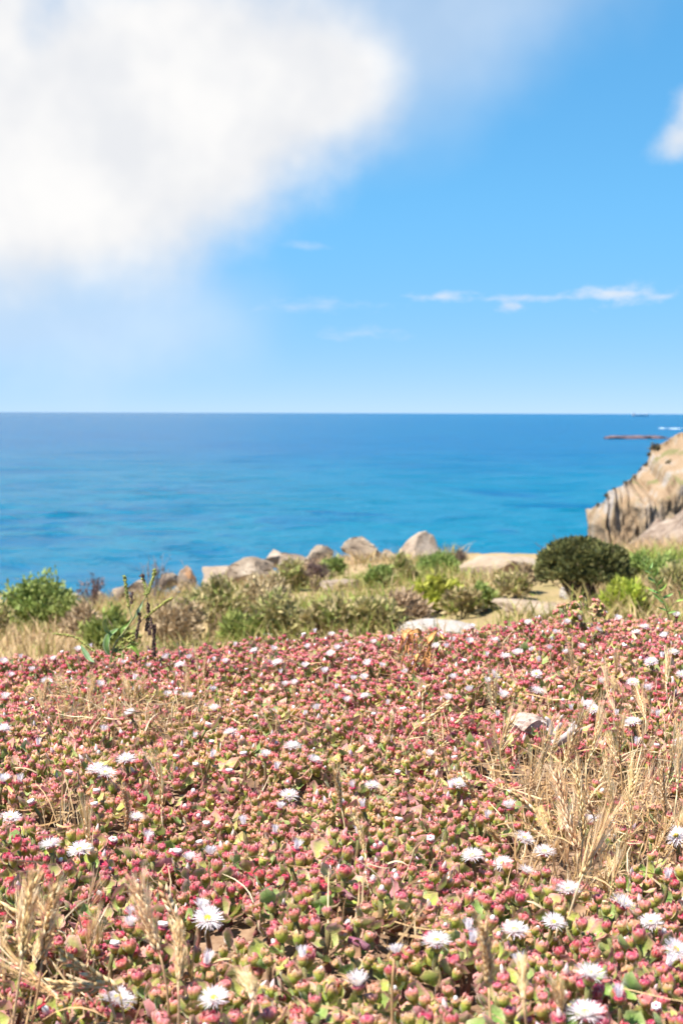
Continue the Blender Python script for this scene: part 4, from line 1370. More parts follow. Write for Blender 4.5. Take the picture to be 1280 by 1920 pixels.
# ------------------------------------------------------------------ dry grass stalks with seed heads
def head_spike(mb, mba, pts, kind, rs, sc):
    """spikelets (mb) and awns (mba) along the axis pts"""
    pts = np.asarray(pts)
    n_ = len(pts)
    Lh = np.linalg.norm(np.diff(pts, axis=0), axis=1).sum()

    def at_(t):
        f_ = t * (n_ - 1)
        i = min(int(f_), n_ - 2)
        return pts[i] * (1 - f_ + i) + pts[i + 1] * (f_ - i), (pts[i + 1] - pts[i]) / (np.linalg.norm(pts[i + 1] - pts[i]) + 1e-9)
    ns = {'barley': 15, 'plume': 70, 'rye': 15, 'tail': 30}[kind]
    flat = rs.normal(size=3)
    for k in range(ns):
        t = (k + .5) / ns * (.93 if kind != 'plume' else .97)
        c0, d = at_(t)
        s1 = np.cross(d, flat)
        s1 /= np.linalg.norm(s1) + 1e-9
        s2 = np.cross(d, s1)
        if kind in ('barley', 'rye'):
            a = (k % 2) * math.pi + rs.normal() * .45
        else:
            a = k * 2.4 + rs.normal() * .3
        o = s1 * math.cos(a) + s2 * math.sin(a)
        op = {'barley': .24, 'rye': .30, 'plume': .24, 'tail': .55}[kind] * rs.uniform(.7, 1.3)
        dd = d * math.cos(op) + o * math.sin(op)
        ln_ = {'barley': .0085, 'rye': .0125, 'plume': .0115, 'tail': .006}[kind] * sc * rs.uniform(.85, 1.15) * (1 - .35 * abs(t - .45))
        wd_ = {'barley': .0017, 'rye': .0024, 'plume': .0017, 'tail': .0012}[kind] * sc
        b0 = c0 + o * {'barley': .0006, 'rye': .0010, 'plume': .0012, 'tail': .0022 * math.sin(math.pi * (t * .85 + .1))}[kind] * sc
        pr = np.cross(dd, o)
        pr /= np.linalg.norm(pr) + 1e-9
        col = STRAW[int(rs.integers(0, 4))] * rs.uniform(.85, 1.12)
        m_ = b0 + dd * ln_ * .42
        out_ = np.cross(pr, dd)
        V_ = [b0, m_ + pr * wd_, m_ + out_ * wd_ * .8, m_ - pr * wd_, m_ - out_ * wd_ * .8, b0 + dd * ln_]
        mb.add(V_, [col * .85] + [col] * 4 + [np.minimum(col * 1.15, .9)], [(0, 2, 1), (0, 3, 2), (0, 4, 3), (0, 1, 4), (5, 1, 2), (5, 2, 3), (5, 3, 4), (5, 4, 1)])
        na = {'barley': 5, 'rye': 0, 'plume': 6, 'tail': 7}[kind]
        for j in range(na):
            la = {'barley': rs.uniform(.026, .046), 'plume': rs.uniform(.008, .015), 'tail': rs.uniform(.006, .011)}[kind] * sc
            ad = dd + rs.normal(size=3) * (.17 if kind == 'barley' else .13 if kind == 'plume' else .5)
            if kind == 'barley':
                ad = ad * .55 + d * .75
            ad /= np.linalg.norm(ad)
            e0 = b0 + dd * ln_ * .8
            wv = (.00062 if kind == 'barley' else .00046) * sc * (1.0 if kind != 'tail' else .8)
            mba.strip([e0, e0 + ad * la * .5 + o * la * .03, e0 + ad * la + o * la * .09], [wv, wv * .8, wv * .3], rs.normal(size=3), np.minimum(col * 1.12, .9))


def stalk(tip, base, root, kind, label, sc=1.0, stem_w=.0011, name='grass_stalk', bend=.06, blade=0, group='dry grass stalks'):
    """root, foot of the head and tip of the head as photo pixels; it stands on the ground at the root"""
    rs = np.random.default_rng(int(tip[0] * 7 + tip[1]))
    g = mat_hit(root[0], root[1], -.03)
    y = g.y
    b_ = at(base[0], base[1], y + rs.uniform(-.015, .015))
    t_ = at(tip[0], tip[1], y + rs.uniform(-.02, .02))
    g = np.array(g) - np.array((0, 0, .015))
    b_, t_ = np.array(b_), np.array(t_)
    o = empty(name, tuple(g))
    tag(o, label, 'grass', group)
    g0 = g.copy()
    col = STRAW[int(rs.integers(0, 4))]
    side = np.cross(t_ - g, (0, 1, 0))
    side /= np.linalg.norm(side) + 1e-9
    spts = curved(g - g0, b_ - g0, side * rs.normal() * bend * np.linalg.norm(b_ - g), 8)
    mb = MB()
    mb.tube(spts, np.linspace(stem_w * 1.15, stem_w * .75, 8), col, 6)
    mb.build('stem', M_STRAW, o)
    hp = curved(b_ - g0, t_ - g0, side * rs.normal() * .05 * np.linalg.norm(t_ - b_), 8)
    if kind:
        m1, m2 = MB(), MB()
        m1.tube(hp, np.linspace(stem_w * .8, stem_w * .4, 8), col, 5)
        head_spike(m1, m2, hp, kind, rs, sc)
        h_ = m1.build('seed_head', M_STRAW, o)
        if m2.n:
            m2.build('awns', M_STRAW, h_)
    for k in range(blade):
        f_ = rs.uniform(.1, .55)
        p0 = spts[int(f_ * 7)]
        L_ = rs.uniform(.04, .085)
        a = rs.uniform(0, 6.28)
        e = rs.uniform(.3, 1.1)
        p1 = p0 + L_ * np.array([math.cos(a) * math.cos(e), math.sin(a) * math.cos(e), math.sin(e) * .6])
        mb = MB()
        mb.strip(curved(p0, p1, (0, 0, L_ * .35), 7), .003 * np.array([.7, 1, 1, .9, .75, .5, .1]), (rs.normal(), rs.normal(), .6), col * rs.uniform(.8, 1.05))
        mb.build('blade', M_STRAW, o)
    return o


ST = [  # tip, foot of head, root, kind, scale, label
    ((925, 1275), (929, 1340), (928, 1392), 'barley', 1.0, 'barley head with splayed awns just above the pinkish stone'),
    ((958, 1350), (930, 1420), (926, 1468), 'barley', 1.0, 'barley head leaning over the left side of the pinkish stone'),
    ((1090, 1345), (1060, 1440), (1056, 1500), 'barley', 1.1, 'straight barley head right of the pinkish stone, nearer it of two'),
    ((1122, 1352), (1098, 1440), (1096, 1545), 'barley', 1.1, 'straight barley head right of the pinkish stone, farther of two'),
    ((1022, 1388), (1012, 1452), (1024, 1525), 'barley', 1.0, 'barley head crossing the front of the pinkish stone'),
    ((998, 1435), (990, 1490), (1002, 1560), 'barley', .9, 'short barley head below the pinkish stone'),
    ((1042, 1452), (1082, 1600), (1090, 1690), 'plume', 1.25, 'largest soft straw plume in the middle of the dry patch'),
    ((1078, 1440), (1092, 1575), (1096, 1680), 'plume', 1.0, 'slimmer straw plume beside the largest one'),
    ((955, 1482), (1022, 1545), (1040, 1605), 'rye', 1.15, 'pale wheat-like spike slanting up to the left in the dry patch'),
    ((1077, 1450), (1112, 1530), (1132, 1640), 'rye', 1.1, 'long tan spike arching left above the splayed barley head'),
    ((1125, 1560), (1085, 1655), (1040, 1765), 'barley', 1.35, 'large splayed barley head on a long slanting stalk'),
    ((1258, 1395), (1248, 1470), (1240, 1560), 'barley', 1.1, 'barley head upright near the right edge'),
    ((1240, 1440), (1246, 1530), (1238, 1600), 'plume', .8, 'thin plume left of the edge barley head'),
    ((1275, 1405), (1268, 1490), (1262, 1590), 'barley', 1.1, 'barley head touching the right edge of the photo'),
    ((1163, 1360), (1162, 1430), (1168, 1520), 'barley', 1.0, 'barley head above the dark gap right of the two straight heads'),
    ((1188, 1440), (1178, 1520), (1182, 1590), 'barley', 1.0, 'lone barley head between dry patch and right edge'),
    ((1140, 1470), (1150, 1540), (1150, 1610), 'barley', .9, 'short barley head at the right side of the dry patch'),
    ((1155, 1235), (1150, 1280), (1152, 1330), 'barley', .9, 'far barley head in the upper right of the mat'),
    ((1135, 1270), (1142, 1310), (1148, 1350), 'barley', .9, 'leaning barley head in the upper right of the mat'),
    ((1070, 1225), (1078, 1275), (1080, 1325), 'barley', .9, 'far barley head behind the grey weathered twigs'),
    ((1250, 1240), (1248, 1290), (1245, 1345), 'barley', .9, 'far barley head close to the right edge'),
    ((1200, 1305), (1210, 1350), (1215, 1400), 'barley', .9, 'barley head leaning right by the upper straw patch'),
    ((842, 1315), (772, 1372), (712, 1432), 'rye', 1.2, 'long rye spike slanting up to the right across the mat'),
    ((878, 1330), (848, 1362), (832, 1402), 'rye', 1.0, 'short rye spike right of the long slanting one'),
    ((802, 1285), (792, 1318), (780, 1365), 'rye', .9, 'small rye spike behind the long slanting one'),
    ((838, 1392), (800, 1420), (780, 1455), 'rye', .9, 'low rye spike in front of the long slanting one'),
    ((735, 1345), (728, 1395), (730, 1450), 'plume', .6, 'slim brown plume left of the long rye spike'),
    ((868, 1452), (895, 1500), (905, 1545), 'rye', .9, 'thin spike bent left at the edge of the dry patch'),
    ((630, 1448), (640, 1515), (655, 1600), 'plume', .8, 'lone pale plume in the middle of the mat'),
    ((666, 1535), (684, 1600), (696, 1660), 'plume', .6, 'thin pink-tan plume leaning left in the middle of the mat'),
    ((60, 1660), (42, 1800), (40, 1890), 'plume', 1.2, 'tall straw plume at the lower left, second from the edge'),
    ((104, 1672), (80, 1800), (66, 1900), 'plume', 1.1, 'tall straw plume at the lower left, third from the edge'),
    ((-10, 1694), (122, 1750), (160, 1800), 'rye', 1.5, 'pale spike lying from the left edge over the straw'),
    ((110, 1790), (225, 1862), (262, 1905), 'rye', 1.3, 'pale drooping spike at the lower left, above the last ones'),
    ((95, 1845), (200, 1852), (270, 1885), 'rye', 1.2, 'pale spike lying flat near the lower left edge'),
    ((262, 1672), (300, 1790), (322, 1880), 'plume', 1.35, 'thick tan plume at the lower left middle'),
    ((304, 1662), (350, 1775), (372, 1850), 'rye', 1.2, 'pale spike leaning left just right of the thick tan plume'),
    ((330, 1742), (334, 1845), (338, 1910), 'plume', .8, 'narrow plume right of the thick tan plume'),
    ((-15, 1745), (95, 1800), (150, 1850), 'rye', 1.2, 'pale spike lying just below the one from the left edge'),
    ((170, 1905), (60, 1860), (10, 1850), 'rye', 1.2, 'pale spike pointing right along the bottom left corner'),
    ((20, 1800), (120, 1880), (190, 1912), 'barley', 1.0, 'bristly head bent down to the left in the corner'),
    ((255, 1800), (170, 1760), (110, 1770), 'barley', 1.0, 'bristly head lying to the right above the corner clump'),
    ((230, 1478), (236, 1560), (238, 1625), 'plume', .8, 'brown narrow plume in the left part of the mat'),
    ((296, 1448), (303, 1530), (308, 1600), 'barley', 1.1, 'bristly barley head in the left part of the mat'),
    ((160, 1540), (168, 1590), (172, 1650), 'barley', 1.0, 'small barley head left of the brown narrow plume'),
    ((330, 1620), (300, 1590), (245, 1580), 'barley', .9, 'barley head lying toward the right below the brown plume'),
    ((255, 1355), (246, 1400), (240, 1440), None, 1.0, 'bare curled straw stalk below the seed plant'),
    ((108, 1272), (135, 1305), (160, 1350), 'tail', 1.2, 'pale furry oval head bent left at the left edge of the mat'),
    ((266, 1268), (270, 1312), (272, 1350), 'tail', 1.1, 'upright furry oval head right of the seed plant'),
    ((366, 1225), (372, 1275), (374, 1345), 'barley', .7, 'thin straw head rising highest in the tuft left of centre'),
    ((385, 1238), (383, 1285), (382, 1350), 'barley', .7, 'second thin straw head in the tuft left of centre'),
    ((352, 1260), (360, 1300), (364, 1350), 'barley', .7, 'leaning straw head at the left of the thin tuft'),
    ((436, 1350), (470, 1375), (495, 1390), 'rye', 1.0, 'pale spike lying flat behind the small grey stone'),
    ((445, 1290), (432, 1320), (425, 1360), 'rye', .8, 'small straw spike right of the thin tuft'),
    ((552, 1310), (556, 1335), (558, 1365), 'barley', .8, 'tiny bristly head right of the small grey stone'),
    ((905, 1735), (916, 1850), (925, 1912), 'plume', .95, 'brown drooping plume at the bottom, right of centre'),
    ((966, 1888), (946, 1790), (966, 1650), 'rye', 1.15, 'whitish ear hanging down beside the brown drooping plume'),
    ((978, 1805), (980, 1880), (982, 1915), 'plume', .7, 'small plume at the bottom beside the hanging ear'),
    ((702, 1770), (738, 1800), (742, 1910), None, 1.0, 'arching pale bare stalk at the bottom, in the middle'),
    ((1045, 1862), (1050, 1905), (1052, 1918), 'plume', .8, 'plume tip at the bottom edge, left of the big flower'),
    ((1178, 1742), (1175, 1790), (1172, 1850), None, 1.0, 'thin bare stalk between flowers at the lower right'),
    ((460, 1835), (475, 1880), (480, 1915), 'plume', .9, 'blurred plume tip at the bottom edge left of centre'),
]
for tip, base, root, kind, sc, lab in ST:
    if root[1] > 1875:              # these grow nearer the lens than the lower edge of the photo
        root = (root[0] + (root[0] - 640) * .06, root[1] + 100)
        sc *= .95
    stalk(tip, base, root, kind, lab, sc, .0013 if kind != 'tail' else .0009, blade=2 if sc > 1.05 else 1)
# more bare stalks and small heads in the dry patches
extra = 0
for k in range(400):
    if extra >= 70:
        break
    cx, cy, rx, ry, kk = THIN[int(RNG.choice([0, 1, 1, 2, 2, 3, 3, 4, 5, 15, 9]))]
    a, r_ = RNG.uniform(0, 6.28), math.sqrt(RNG.random())
    rx_, ry_ = cx + rx * r_ * math.cos(a), cy + ry * r_ * math.sin(a) + 30
    if not (0 < rx_ < 1280 and 1230 < ry_ < 1910):
        continue
    sc_ = (ry_ - 774) / 800
    h_ = RNG.uniform(55, 125) * sc_
    dx = RNG.normal() * 28 * sc_
    knd = ('barley', 'plume', None, 'barley')[int(RNG.integers(0, 4))]
    stalk((rx_ + dx * 1.4, ry_ - h_), (rx_ + dx, ry_ - h_ * .55), (rx_, ry_), knd,
          {'barley': 'small dry barley head ', 'plume': 'small dry plume ', None: 'bare dry stalk '}[knd] + side_word(rx_, ry_),
          RNG.uniform(.6, .85), .0009, blade=0, group='small dry stalks among the straw')
    extra += 1

# ------------------------------------------------------------------ stones and twigs in the mat
p_ = mat_hit(985, 1412, -.035)
rock('stone', p_ + Vector((0, .012, .031)), (.042, .032, .030), M_STONE, 'pinkish white rounded stone lying in the dry patch', 'stone', 201, rough=.10, cuts=6)
p_ = mat_hit(945, 1440, -.04)
rock('stone', p_ + Vector((0, .01, .004)), (.022, .018, .010), M_STONE, 'small flat pinkish stone left of the larger one', 'stone', 204, rough=.12)
p_ = mat_hit(512, 1362, -.02)
rock('stone', p_ + Vector((0, .02, .014)), (.030, .022, .018), M_CLOD, 'small grey stone sunk in the mat left of centre', 'stone', 207, rough=.12)
o = empty('weathered_twig', mat_hit(1052, 1396, .012))
tag(o, 'bundle of grey weathered twigs behind the pinkish stone', 'twig')
o0 = np.array(o.location)
for k, (a, b_, r_) in enumerate((((1034, 1394), (1080, 1360), .0055), ((1045, 1396), (1090, 1366), .0035), ((1030, 1378), (1022, 1345), .0035), ((1040, 1372), (1052, 1356), .003), ((1055, 1380), (1025, 1366), .003),
                                 ((1062, 1374), (1078, 1352), .002), ((1036, 1366), (1014, 1352), .002))):
    y = o.location.y + RNG.uniform(-.02, .02)
    P0, P1 = np.array(at(*a, y)) - o0, np.array(at(*b_, y)) - o0
    mb = MB()
    mb.tube(curved(P0, P1, RNG.normal(size=3) * .004, 6), r_ * np.array([1, .95, 1.05, .9, .85, .6]), (.42, .36, .36), 6)
    mb.build('twig', M_WOOD, o)


def dead_leaf(px, py, L_, W_, label, col=(.36, .22, .13), seed=1):
    rs = np.random.default_rng(seed)
    p_ = mat_hit(px, py, -.012)
    v, c_, t, q = LEAVES[0, seed % 2]
    mb = MB()
    v = v * np.array([L_, W_, L_]) + rs.normal(size=v.shape) * L_ * .02
    mb.add(v - np.array([L_ / 2, 0, 0]), np.tile(col, (len(v), 1)) * rs.uniform(.8, 1.2, (len(v), 1)), t, q)
    o = mb.build('dead_leaf', M_DEAD)
    o.location = p_
    o.rotation_euler = (rs.normal() * .3, rs.normal() * .3, rs.uniform(-.5, .5))
    tag(o, label, 'dead leaf')


dead_leaf(105, 1505, .055, .045, 'large curled brown dead leaf in a gap at the left', seed=2)
dead_leaf(228, 1364, .040, .02, 'tan dead leaf below the seed plant', (.52, .34, .2), seed=3)
dead_leaf(765, 1738, .045, .04, 'reddish brown dead leaf in the dark gap beside a flower', (.33, .13, .09), seed=4)
dead_leaf(620, 1868, .035, .03, 'withered yellow brown leaf at the bottom right of centre', (.46, .27, .13), seed=5)
dead_leaf(720, 1725, .030, .03, 'brown shrivelled leaf left of the reddish one', (.30, .17, .10), seed=6)
dead_leaf(1105, 1500, .04, .03, 'tan shrivelled leaf in the right dry patch', (.55, .38, .22), seed=7)

# ------------------------------------------------------------------ the seed plant (dock), the small weed, the withered plant
def flat_leaf(mb, pts, wid, nrm, col, edge=None):
    """a leaf with a midrib fold and pointed ends along pts"""
    pts = np.asarray(pts, float)
    n_ = len(pts)
    tan = np.gradient(pts, axis=0)
    sd_ = np.cross(tan, np.asarray(nrm, float))
    sd_ /= np.linalg.norm(sd_, axis=1)[:, None] + 1e-9
    up = np.cross(sd_, tan)
    up /= np.linalg.norm(up, axis=1)[:, None] + 1e-9
    prof = np.sin(np.linspace(.12, math.pi - .02, n_)) ** .8 * wid / 2
    V_, C_ = [], []
    edge = edge or col
    for i in range(n_):
        wob = .12 * wid * math.sin(i * 2.1)
        V_ += [pts[i] - sd_[i] * prof[i] + up[i] * (prof[i] * .35 + wob * .3), pts[i] - sd_[i] * prof[i] * .5 + up[i] * prof[i] * .12, pts[i],
               pts[i] + sd_[i] * prof[i] * .5 + up[i] * prof[i] * .12, pts[i] + sd_[i] * prof[i] + up[i] * (prof[i] * .35 - wob * .3)]
        C_ += [edge, col, np.multiply(col, 1.35), col, edge]
    mb.add(V_, C_, quads=[(i * 5 + j, i * 5 + j + 1, i * 5 + 6 + j, i * 5 + 5 + j) for i in range(n_ - 1) for j in range(4)])


def spline(P, n_):
    P = np.asarray(P, float)
    t = np.linspace(0, len(P) - 1, n_)
    out = np.empty((n_, 3))
    Q_ = np.concatenate([[2 * P[0] - P[1]], P, [2 * P[-1] - P[-2]]])
    for j, x in enumerate(t):
        i = min(int(x), len(P) - 2)
        f_ = x - i
        p0, p1, p2, p3 = Q_[i:i + 4]
        out[j] = .5 * (2 * p1 + (p2 - p0) * f_ + (2 * p0 - 5 * p1 + 4 * p2 - p3) * f_ ** 2 + (3 * p1 - p0 - 3 * p2 + p3) * f_ ** 3)
    return out


DY = mat_hit(205, 1262, -.02).y
dock = empty('seed_plant', mat_hit(205, 1268, -.04))
tag(dock, 'tall green dock plant with knobbly seed spikes rising above the mat', 'plant')
d0 = np.array(dock.location)


def dp(px, py, dy=0.0):
    return np.array(at(px, py, DY + dy)) - d0


def seeds(mb, P, cols, n_, rs, r_=.0022, spread=.003):
    P = spline(P, n_)
    for k, p_ in enumerate(P):
        for j in range(3):
            a = k * 1.3 + j * 2.1
            e = p_ + np.array([math.cos(a), math.sin(a), 0]) * spread * rs.uniform(.4, 1.1) + rs.normal(size=3) * .0007
            s_ = r_ * rs.uniform(.65, 1.2)
            c_ = np.array(cols[int(rs.integers(0, len(cols)))]) * rs.uniform(.8, 1.2)
            mb.add([e + (s_, 0, 0), e + (0, s_, 0), e - (s_, 0, 0), e - (0, s_, 0), e + (0, 0, s_ * 1.3), e - (0, 0, s_ * 1.3)], c_,
                   [(0, 1, 4), (1, 2, 4), (2, 3, 4), (3, 0, 4), (1, 0, 5), (2, 1, 5), (3, 2, 5), (0, 3, 5)])


rs = np.random.default_rng(77)
SEEDG = [(.30, .32, .07), (.38, .38, .10), (.24, .26, .06)]
SEEDB = [(.09, .05, .04), (.13, .07, .05), (.06, .04, .035)]
mb = MB()
mb.tube(spline([dp(203, 1272), dp(213, 1215), dp(238, 1178), dp(262, 1140), dp(276, 1114)], 14), np.linspace(.0026, .0013, 14), (.26, .30, .11), 6, (.34, .36, .16))
mb.build('stem', M_LEAF, dock)
br = [([(276, 1114), (283, 1096), (288, 1080), (290, 1068)], SEEDG, 26, (.272)), ([(243, 1180), (272, 1158), (298, 1138), (323, 1121)], SEEDG, 30, .3), ([(248, 1160), (242, 1136), (237, 1102), (233, 1080)], SEEDG, 26, .3),
      ([(274, 1118), (273, 1104), (270, 1092), (267, 1082)], SEEDG, 14, .3), ([(178, 1222), (160, 1208), (140, 1194), (102, 1188)], SEEDG, 24, .3), ([(212, 1224), (226, 1208), (246, 1194), (258, 1190)], SEEDG, 22, .3),
      ([(216, 1222), (234, 1214), (250, 1206), (257, 1210)], SEEDG, 18, .3), ([(290, 1172), (289, 1190), (289, 1212), (289, 1230)], SEEDB, 30, .3), ([(278, 1132), (279, 1150), (277, 1168), (275, 1181)], SEEDB, 24, .3),
      ([(262, 1150), (261, 1166), (258, 1182), (256, 1197)], SEEDB, 18, .3), ([(284, 1160), (283, 1172), (281, 1184), (281, 1190)], SEEDB, 12, .3), ([(248, 1112), (247, 1118), (248, 1124), (247, 1130)], SEEDB, 8, .3),
      ([(264, 1080), (266, 1078), (268, 1079), (269, 1083)], SEEDB, 5, .3), ([(230, 1195), (240, 1203), (252, 1197), (262, 1193)], SEEDG, 16, .3)]
for k, (pl, cols, n_, _) in enumerate(br):
    dy = rs.uniform(-.03, .03)
    P = [dp(a, b_, dy * min(1, i / 2)) for i, (a, b_) in enumerate(pl)]
    bm_ = MB()
    bm_.tube(spline(P, 10), np.linspace(.0014, .0006, 10), (.30, .32, .12) if cols is SEEDG else (.15, .09, .06), 5)
    b_ = bm_.build('branch', M_LEAF, dock)
    sm = MB()
    i0 = 1 if k in (1, 2) else 0
    seeds(sm, P[i0:], cols, n_, rs, .0024, .0030 if k != 7 else .0038)
    sm.build('seeds', M_LEAF, b_)
# links from the main stem to the hanging brown spikes
mb = MB()
for a, b_ in (((272, 1158), (290, 1172)), ((276, 1116), (278, 1132)), ((262, 1141), (262, 1150)), ((278, 1152), (284, 1160)), ((205, 1250), (178, 1222)), ((242, 1136), (248, 1112))):
    mb.tube([dp(*a), (dp(*a) + dp(*b_)) / 2 + (0, 0, .002), dp(*b_)], .0008, (.22, .2, .09), 5)
mb.build('side_shoots', M_LEAF, dock)
lf = [([(206, 1228), (200, 1212), (205, 1192), (223, 1178)], .017, (.13, .22, .06), (.36, .46, .26)), ([(210, 1192), (200, 1182), (196, 1168), (201, 1158)], .011, (.15, .23, .06), (.28, .36, .16)),
      ([(250, 1162), (258, 1148), (264, 1138), (268, 1126)], .008, (.32, .42, .22), None), ([(152, 1210), (160, 1224), (168, 1236), (178, 1242)], .012, (.12, .21, .09), (.2, .3, .15)),
      ([(200, 1268), (180, 1262), (160, 1268), (128, 1278)], .022, (.07, .14, .03), None), ([(205, 1268), (225, 1276), (240, 1290), (246, 1306)], .018, (.06, .13, .04), None),
      ([(196, 1275), (160, 1290), (120, 1302), (92, 1300)], .026, (.14, .22, .13), (.22, .3, .2)), ([(200, 1285), (220, 1300), (238, 1312), (244, 1326)], .018, (.14, .23, .12), None),
      ([(212, 1290), (250, 1305), (275, 1325), (300, 1345)], .020, (.13, .21, .06), None), ([(190, 1290), (170, 1320), (150, 1345), (120, 1350)], .020, (.08, .16, .04), None),
      ([(230, 1195), (228, 1180), (240, 1172), (246, 1158)], .009, (.15, .26, .05), None), ([(238, 1215), (248, 1212), (256, 1222), (262, 1232)], .010, (.2, .33, .05), None)]
for pl, wd_, col, edge in lf:
    mb = MB()
    dy = rs.uniform(-.05, .01)
    flat_leaf(mb, spline([dp(a, b_, dy * i / 3) for i, (a, b_) in enumerate(pl)], 9), wd_, (rs.uniform(-.3, .3), -.8, .5), col, edge)
    mb.build('leaf', M_LEAF, dock)
mb = MB()
for k in range(6):
    p_ = dp(200, 1252) + rs.normal(size=3) * .0022
    flat_leaf(mb, [p_, p_ + (.003, 0, .003), p_ + (.006 * math.cos(k), .004 * math.sin(k), .006)], .005, rs.normal(size=3), (.62, .06, .02))
o = mb.build('red_leaf', M_LEAF, dock)
o['label'] = 'small bright red withered leaf'

WY = mat_hit(1252, 1150, -.02, hi=3.6).y
weed = empty('leafy_weed', np.array(at(1256, 1162, WY)))
tag(weed, 'small upright green weed with notched leaves at the right of the crest', 'plant')
w0 = np.array(weed.location)


def wp(px, py, dy=0.0):
    return np.array(at(px, py, WY + dy)) - w0


mb = MB()
mb.tube(spline([wp(1256, 1166), wp(1246, 1136), wp(1232, 1104), wp(1222, 1080), wp(1210, 1056)], 12), np.linspace(.0022, .001, 12), (.24, .26, .08), 6, (.25, .36, .07))
mb.tube(spline([wp(1250, 1146), wp(1262, 1132), wp(1282, 1114)], 8), np.linspace(.0014, .0008, 8), (.24, .28, .08), 5)
mb.build('stem', M_LEAF, weed)
for k, (a, b_) in enumerate((((1242, 1128), (1222, 1112)), ((1240, 1122), (1262, 1112)), ((1236, 1114), (1214, 1104)), ((1234, 1108), (1250, 1094)), ((1230, 1098), (1244, 1080)), ((1228, 1092), (1212, 1082)),
                             ((1224, 1084), (1232, 1066)), ((1220, 1076), (1206, 1070)), ((1216, 1068), (1222, 1054)), ((1212, 1060), (1202, 1052)), ((1210, 1056), (1212, 1046)), ((1244, 1132), (1234, 1126)),
                             ((1266, 1128), (1284, 1124)), ((1274, 1120), (1268, 1106)), ((1252, 1146), (1230, 1138)), ((1280, 1114), (1292, 1104)), ((1250, 1150), (1268, 1146)), ((1206, 1052), (1204, 1046)))):
    mb = MB()
    P0, P1 = wp(*a), wp(*b_, rs.uniform(-.02, .02))
    flat_leaf(mb, curved(P0, P1, rs.normal(size=3) * .003, 6), .0085 if k < 7 else .006, (rs.uniform(-.5, .5), -.7, .6), ((.14, .27, .06) if k % 3 else (.22, .36, .06)), (.20, .33, .10))
    mb.build('leaf', M_LEAF, weed)

OY = mat_hit(768, 1285, -.02).y
dead = empty('withered_plant', mat_hit(765, 1282, -.045))
tag(dead, 'withered orange brown plant with drooping crumpled leaves on the far mat', 'plant')
e0 = np.array(dead.location)


def ep(px, py, dy=0.0):
    return np.array(at(px, py, OY + dy)) - e0


for pl in ([(762, 1285), (766, 1260), (773, 1225), (774, 1186)], [(765, 1285), (752, 1250), (762, 1215), (772, 1188)], [(766, 1284), (776, 1250), (784, 1228), (779, 1195)], [(770, 1284), (790, 1245), (806, 1210), (819, 1182)],
           [(748, 1225), (752, 1205), (757, 1190), (762, 1184)]):
    mb = MB()
    mb.tube(spline([ep(a, b_, rs.uniform(-.01, .01)) for a, b_ in pl], 10), np.linspace(.0018, .0009, 10), (.44, .20, .07), 6)
    mb.build('stem', M_DEAD, dead)
for pl, wd_ in (([(775, 1184), (764, 1184), (757, 1194), (754, 1212)], .012), ([(774, 1183), (770, 1196), (764, 1214), (766, 1226)], .013), ([(775, 1183), (783, 1182), (787, 1188), (784, 1196)], .010),
                ([(786, 1226), (795, 1228), (798, 1242), (795, 1262)], .018), ([(784, 1226), (778, 1234), (782, 1246), (784, 1252)], .012), ([(818, 1184), (810, 1192), (804, 1200), (801, 1208)], .011),
                ([(805, 1200), (806, 1214), (804, 1226), (806, 1238)], .008), ([(760, 1190), (770, 1186), (778, 1184), (786, 1186)], .008), ([(764, 1270), (770, 1276), (776, 1284), (780, 1290)], .009),
                ([(820, 1182), (826, 1190), (830, 1196), (833, 1202)], .004)):
    mb = MB()
    flat_leaf(mb, spline([ep(a, b_, rs.uniform(-.012, .012)) for a, b_ in pl], 9), wd_, (rs.uniform(-.6, .6), -.7, .5), np.array((.58, .30, .11)) * rs.uniform(.75, 1.15), (.50, .24, .08))
    mb.build('leaf', M_DEAD, dead)

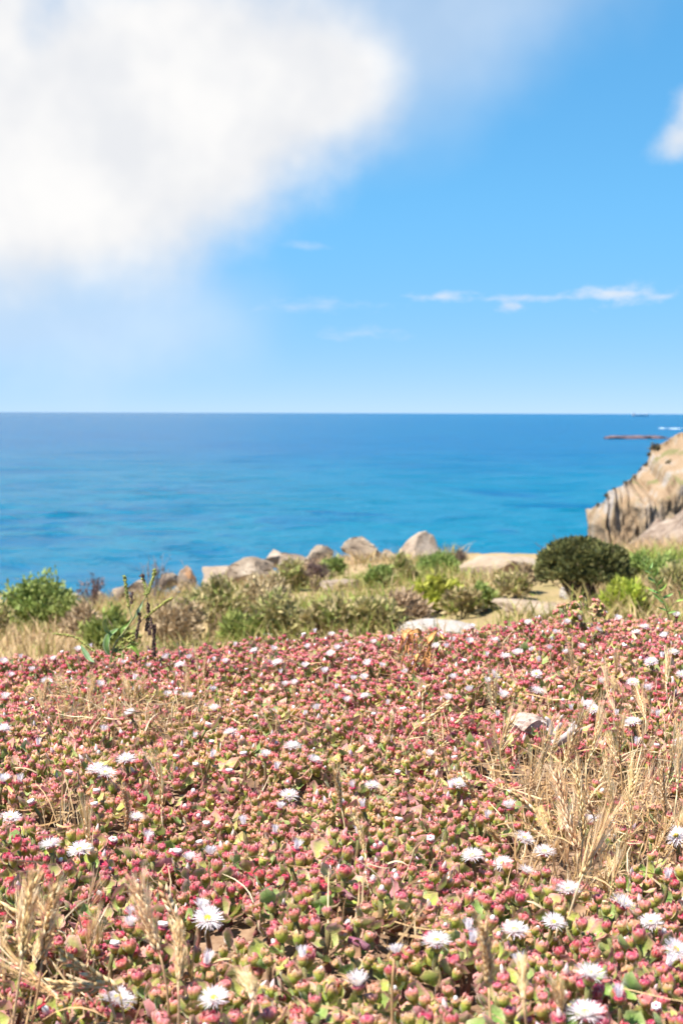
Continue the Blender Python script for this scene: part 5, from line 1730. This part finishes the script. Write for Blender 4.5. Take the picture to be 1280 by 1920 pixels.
# the raised tuft on the crest and yellowish young sprigs
for i, (px, py, r_, lab) in enumerate(((1100, 1150, .035, 'raised reddish green ice plant tuft standing on the crest'), (1062, 1158, .028, 'low rosy ice plant tuft beside the raised one on the crest'))):
    c0 = mat_hit(px, py, 0, hi=3.5)
    root = empty('ice_plant_tuft', c0)
    tag(root, lab, 'ice plant')
    for k in range(22):
        rs2 = np.random.default_rng(3000 + i * 100 + k)
        dd = rs2.normal(size=3)
        dd[2] = abs(dd[2])
        dd /= np.linalg.norm(dd)
        q = Vector((0, 0, 1)).rotation_difference(Vector(dd)).to_matrix().to_4x4()
        s_ = rs2.uniform(.0045, .006)
        link('bud', BUD_ME[int(rs2.choice([1, 2, 3])), k % 2, 0], root, Matrix.Translation(Vector(dd) * r_) @ q @ Matrix.Scale(s_, 4))
        link('leaf', LEAF_ME[int(rs2.choice([1, 3, 4])), k % 2], root, Matrix.Translation(Vector(dd) * r_ * .45) @ q @ Matrix.Rotation(-.9, 4, 'Y') @ Matrix.Scale(.022, 4))

# slender grey-green grass blades rising through the crest
for i, (a, b_, lab) in enumerate((((338, 1242), (332, 1202), 'lone grey-green grass blade on the crest'), ((352, 1240), (338, 1200), 'thin dark curved blade beside the grey-green one'), ((668, 1205), (655, 1180), 'short dry blade in the middle of the crest'))):
    g = mat_hit(a[0], a[1] + 6, -.02)
    mb = MB()
    P0, P1 = np.array(g), np.array(at(b_[0], b_[1], g.y))
    mb.strip(curved(P0, P1, (.004, 0, .004), 7), .0026 * np.array([1, 1, 1, .9, .7, .5, .1]), (.2, -1, .2), ((.30, .34, .22), (.15, .13, .07), (.5, .4, .2))[i])
    tag(mb.build('tall_grass', M_STRAW), lab, 'grass')
bpy.context.view_layer.update()
# things that still share a label are told apart by their place among their likes
same = {}
for o in COL.objects:
    if o.parent is None and o.get('label') and o.get('category') in ('ice plant', 'flower', 'grass'):
        same.setdefault(o['label'], []).append(o)
for lab, os_ in same.items():
    if len(os_) < 2:
        continue
    if len(os_) > 5:
        os_.sort(key=lambda o: o.matrix_world.translation.x / o.matrix_world.translation.y)
        od = ('first', 'second', 'third', 'fourth', 'fifth', 'sixth', 'seventh', 'eighth', 'ninth', 'tenth', 'eleventh', 'twelfth')
        for o, k in zip(os_, od):
            o['label'] = k + ' from left, ' + lab
        continue
    os_.sort(key=lambda o: o.matrix_world.translation.y)
    wd_ = {2: ('nearer', 'farther'), 3: ('nearest', 'middle', 'farthest'), 4: ('nearest', 'second nearest', 'third nearest', 'farthest'),
           5: ('nearest', 'second nearest', 'middle', 'second farthest', 'farthest')}[len(os_)]
    for o, k in zip(os_, wd_):
        o['label'] = k + ' ' + lab
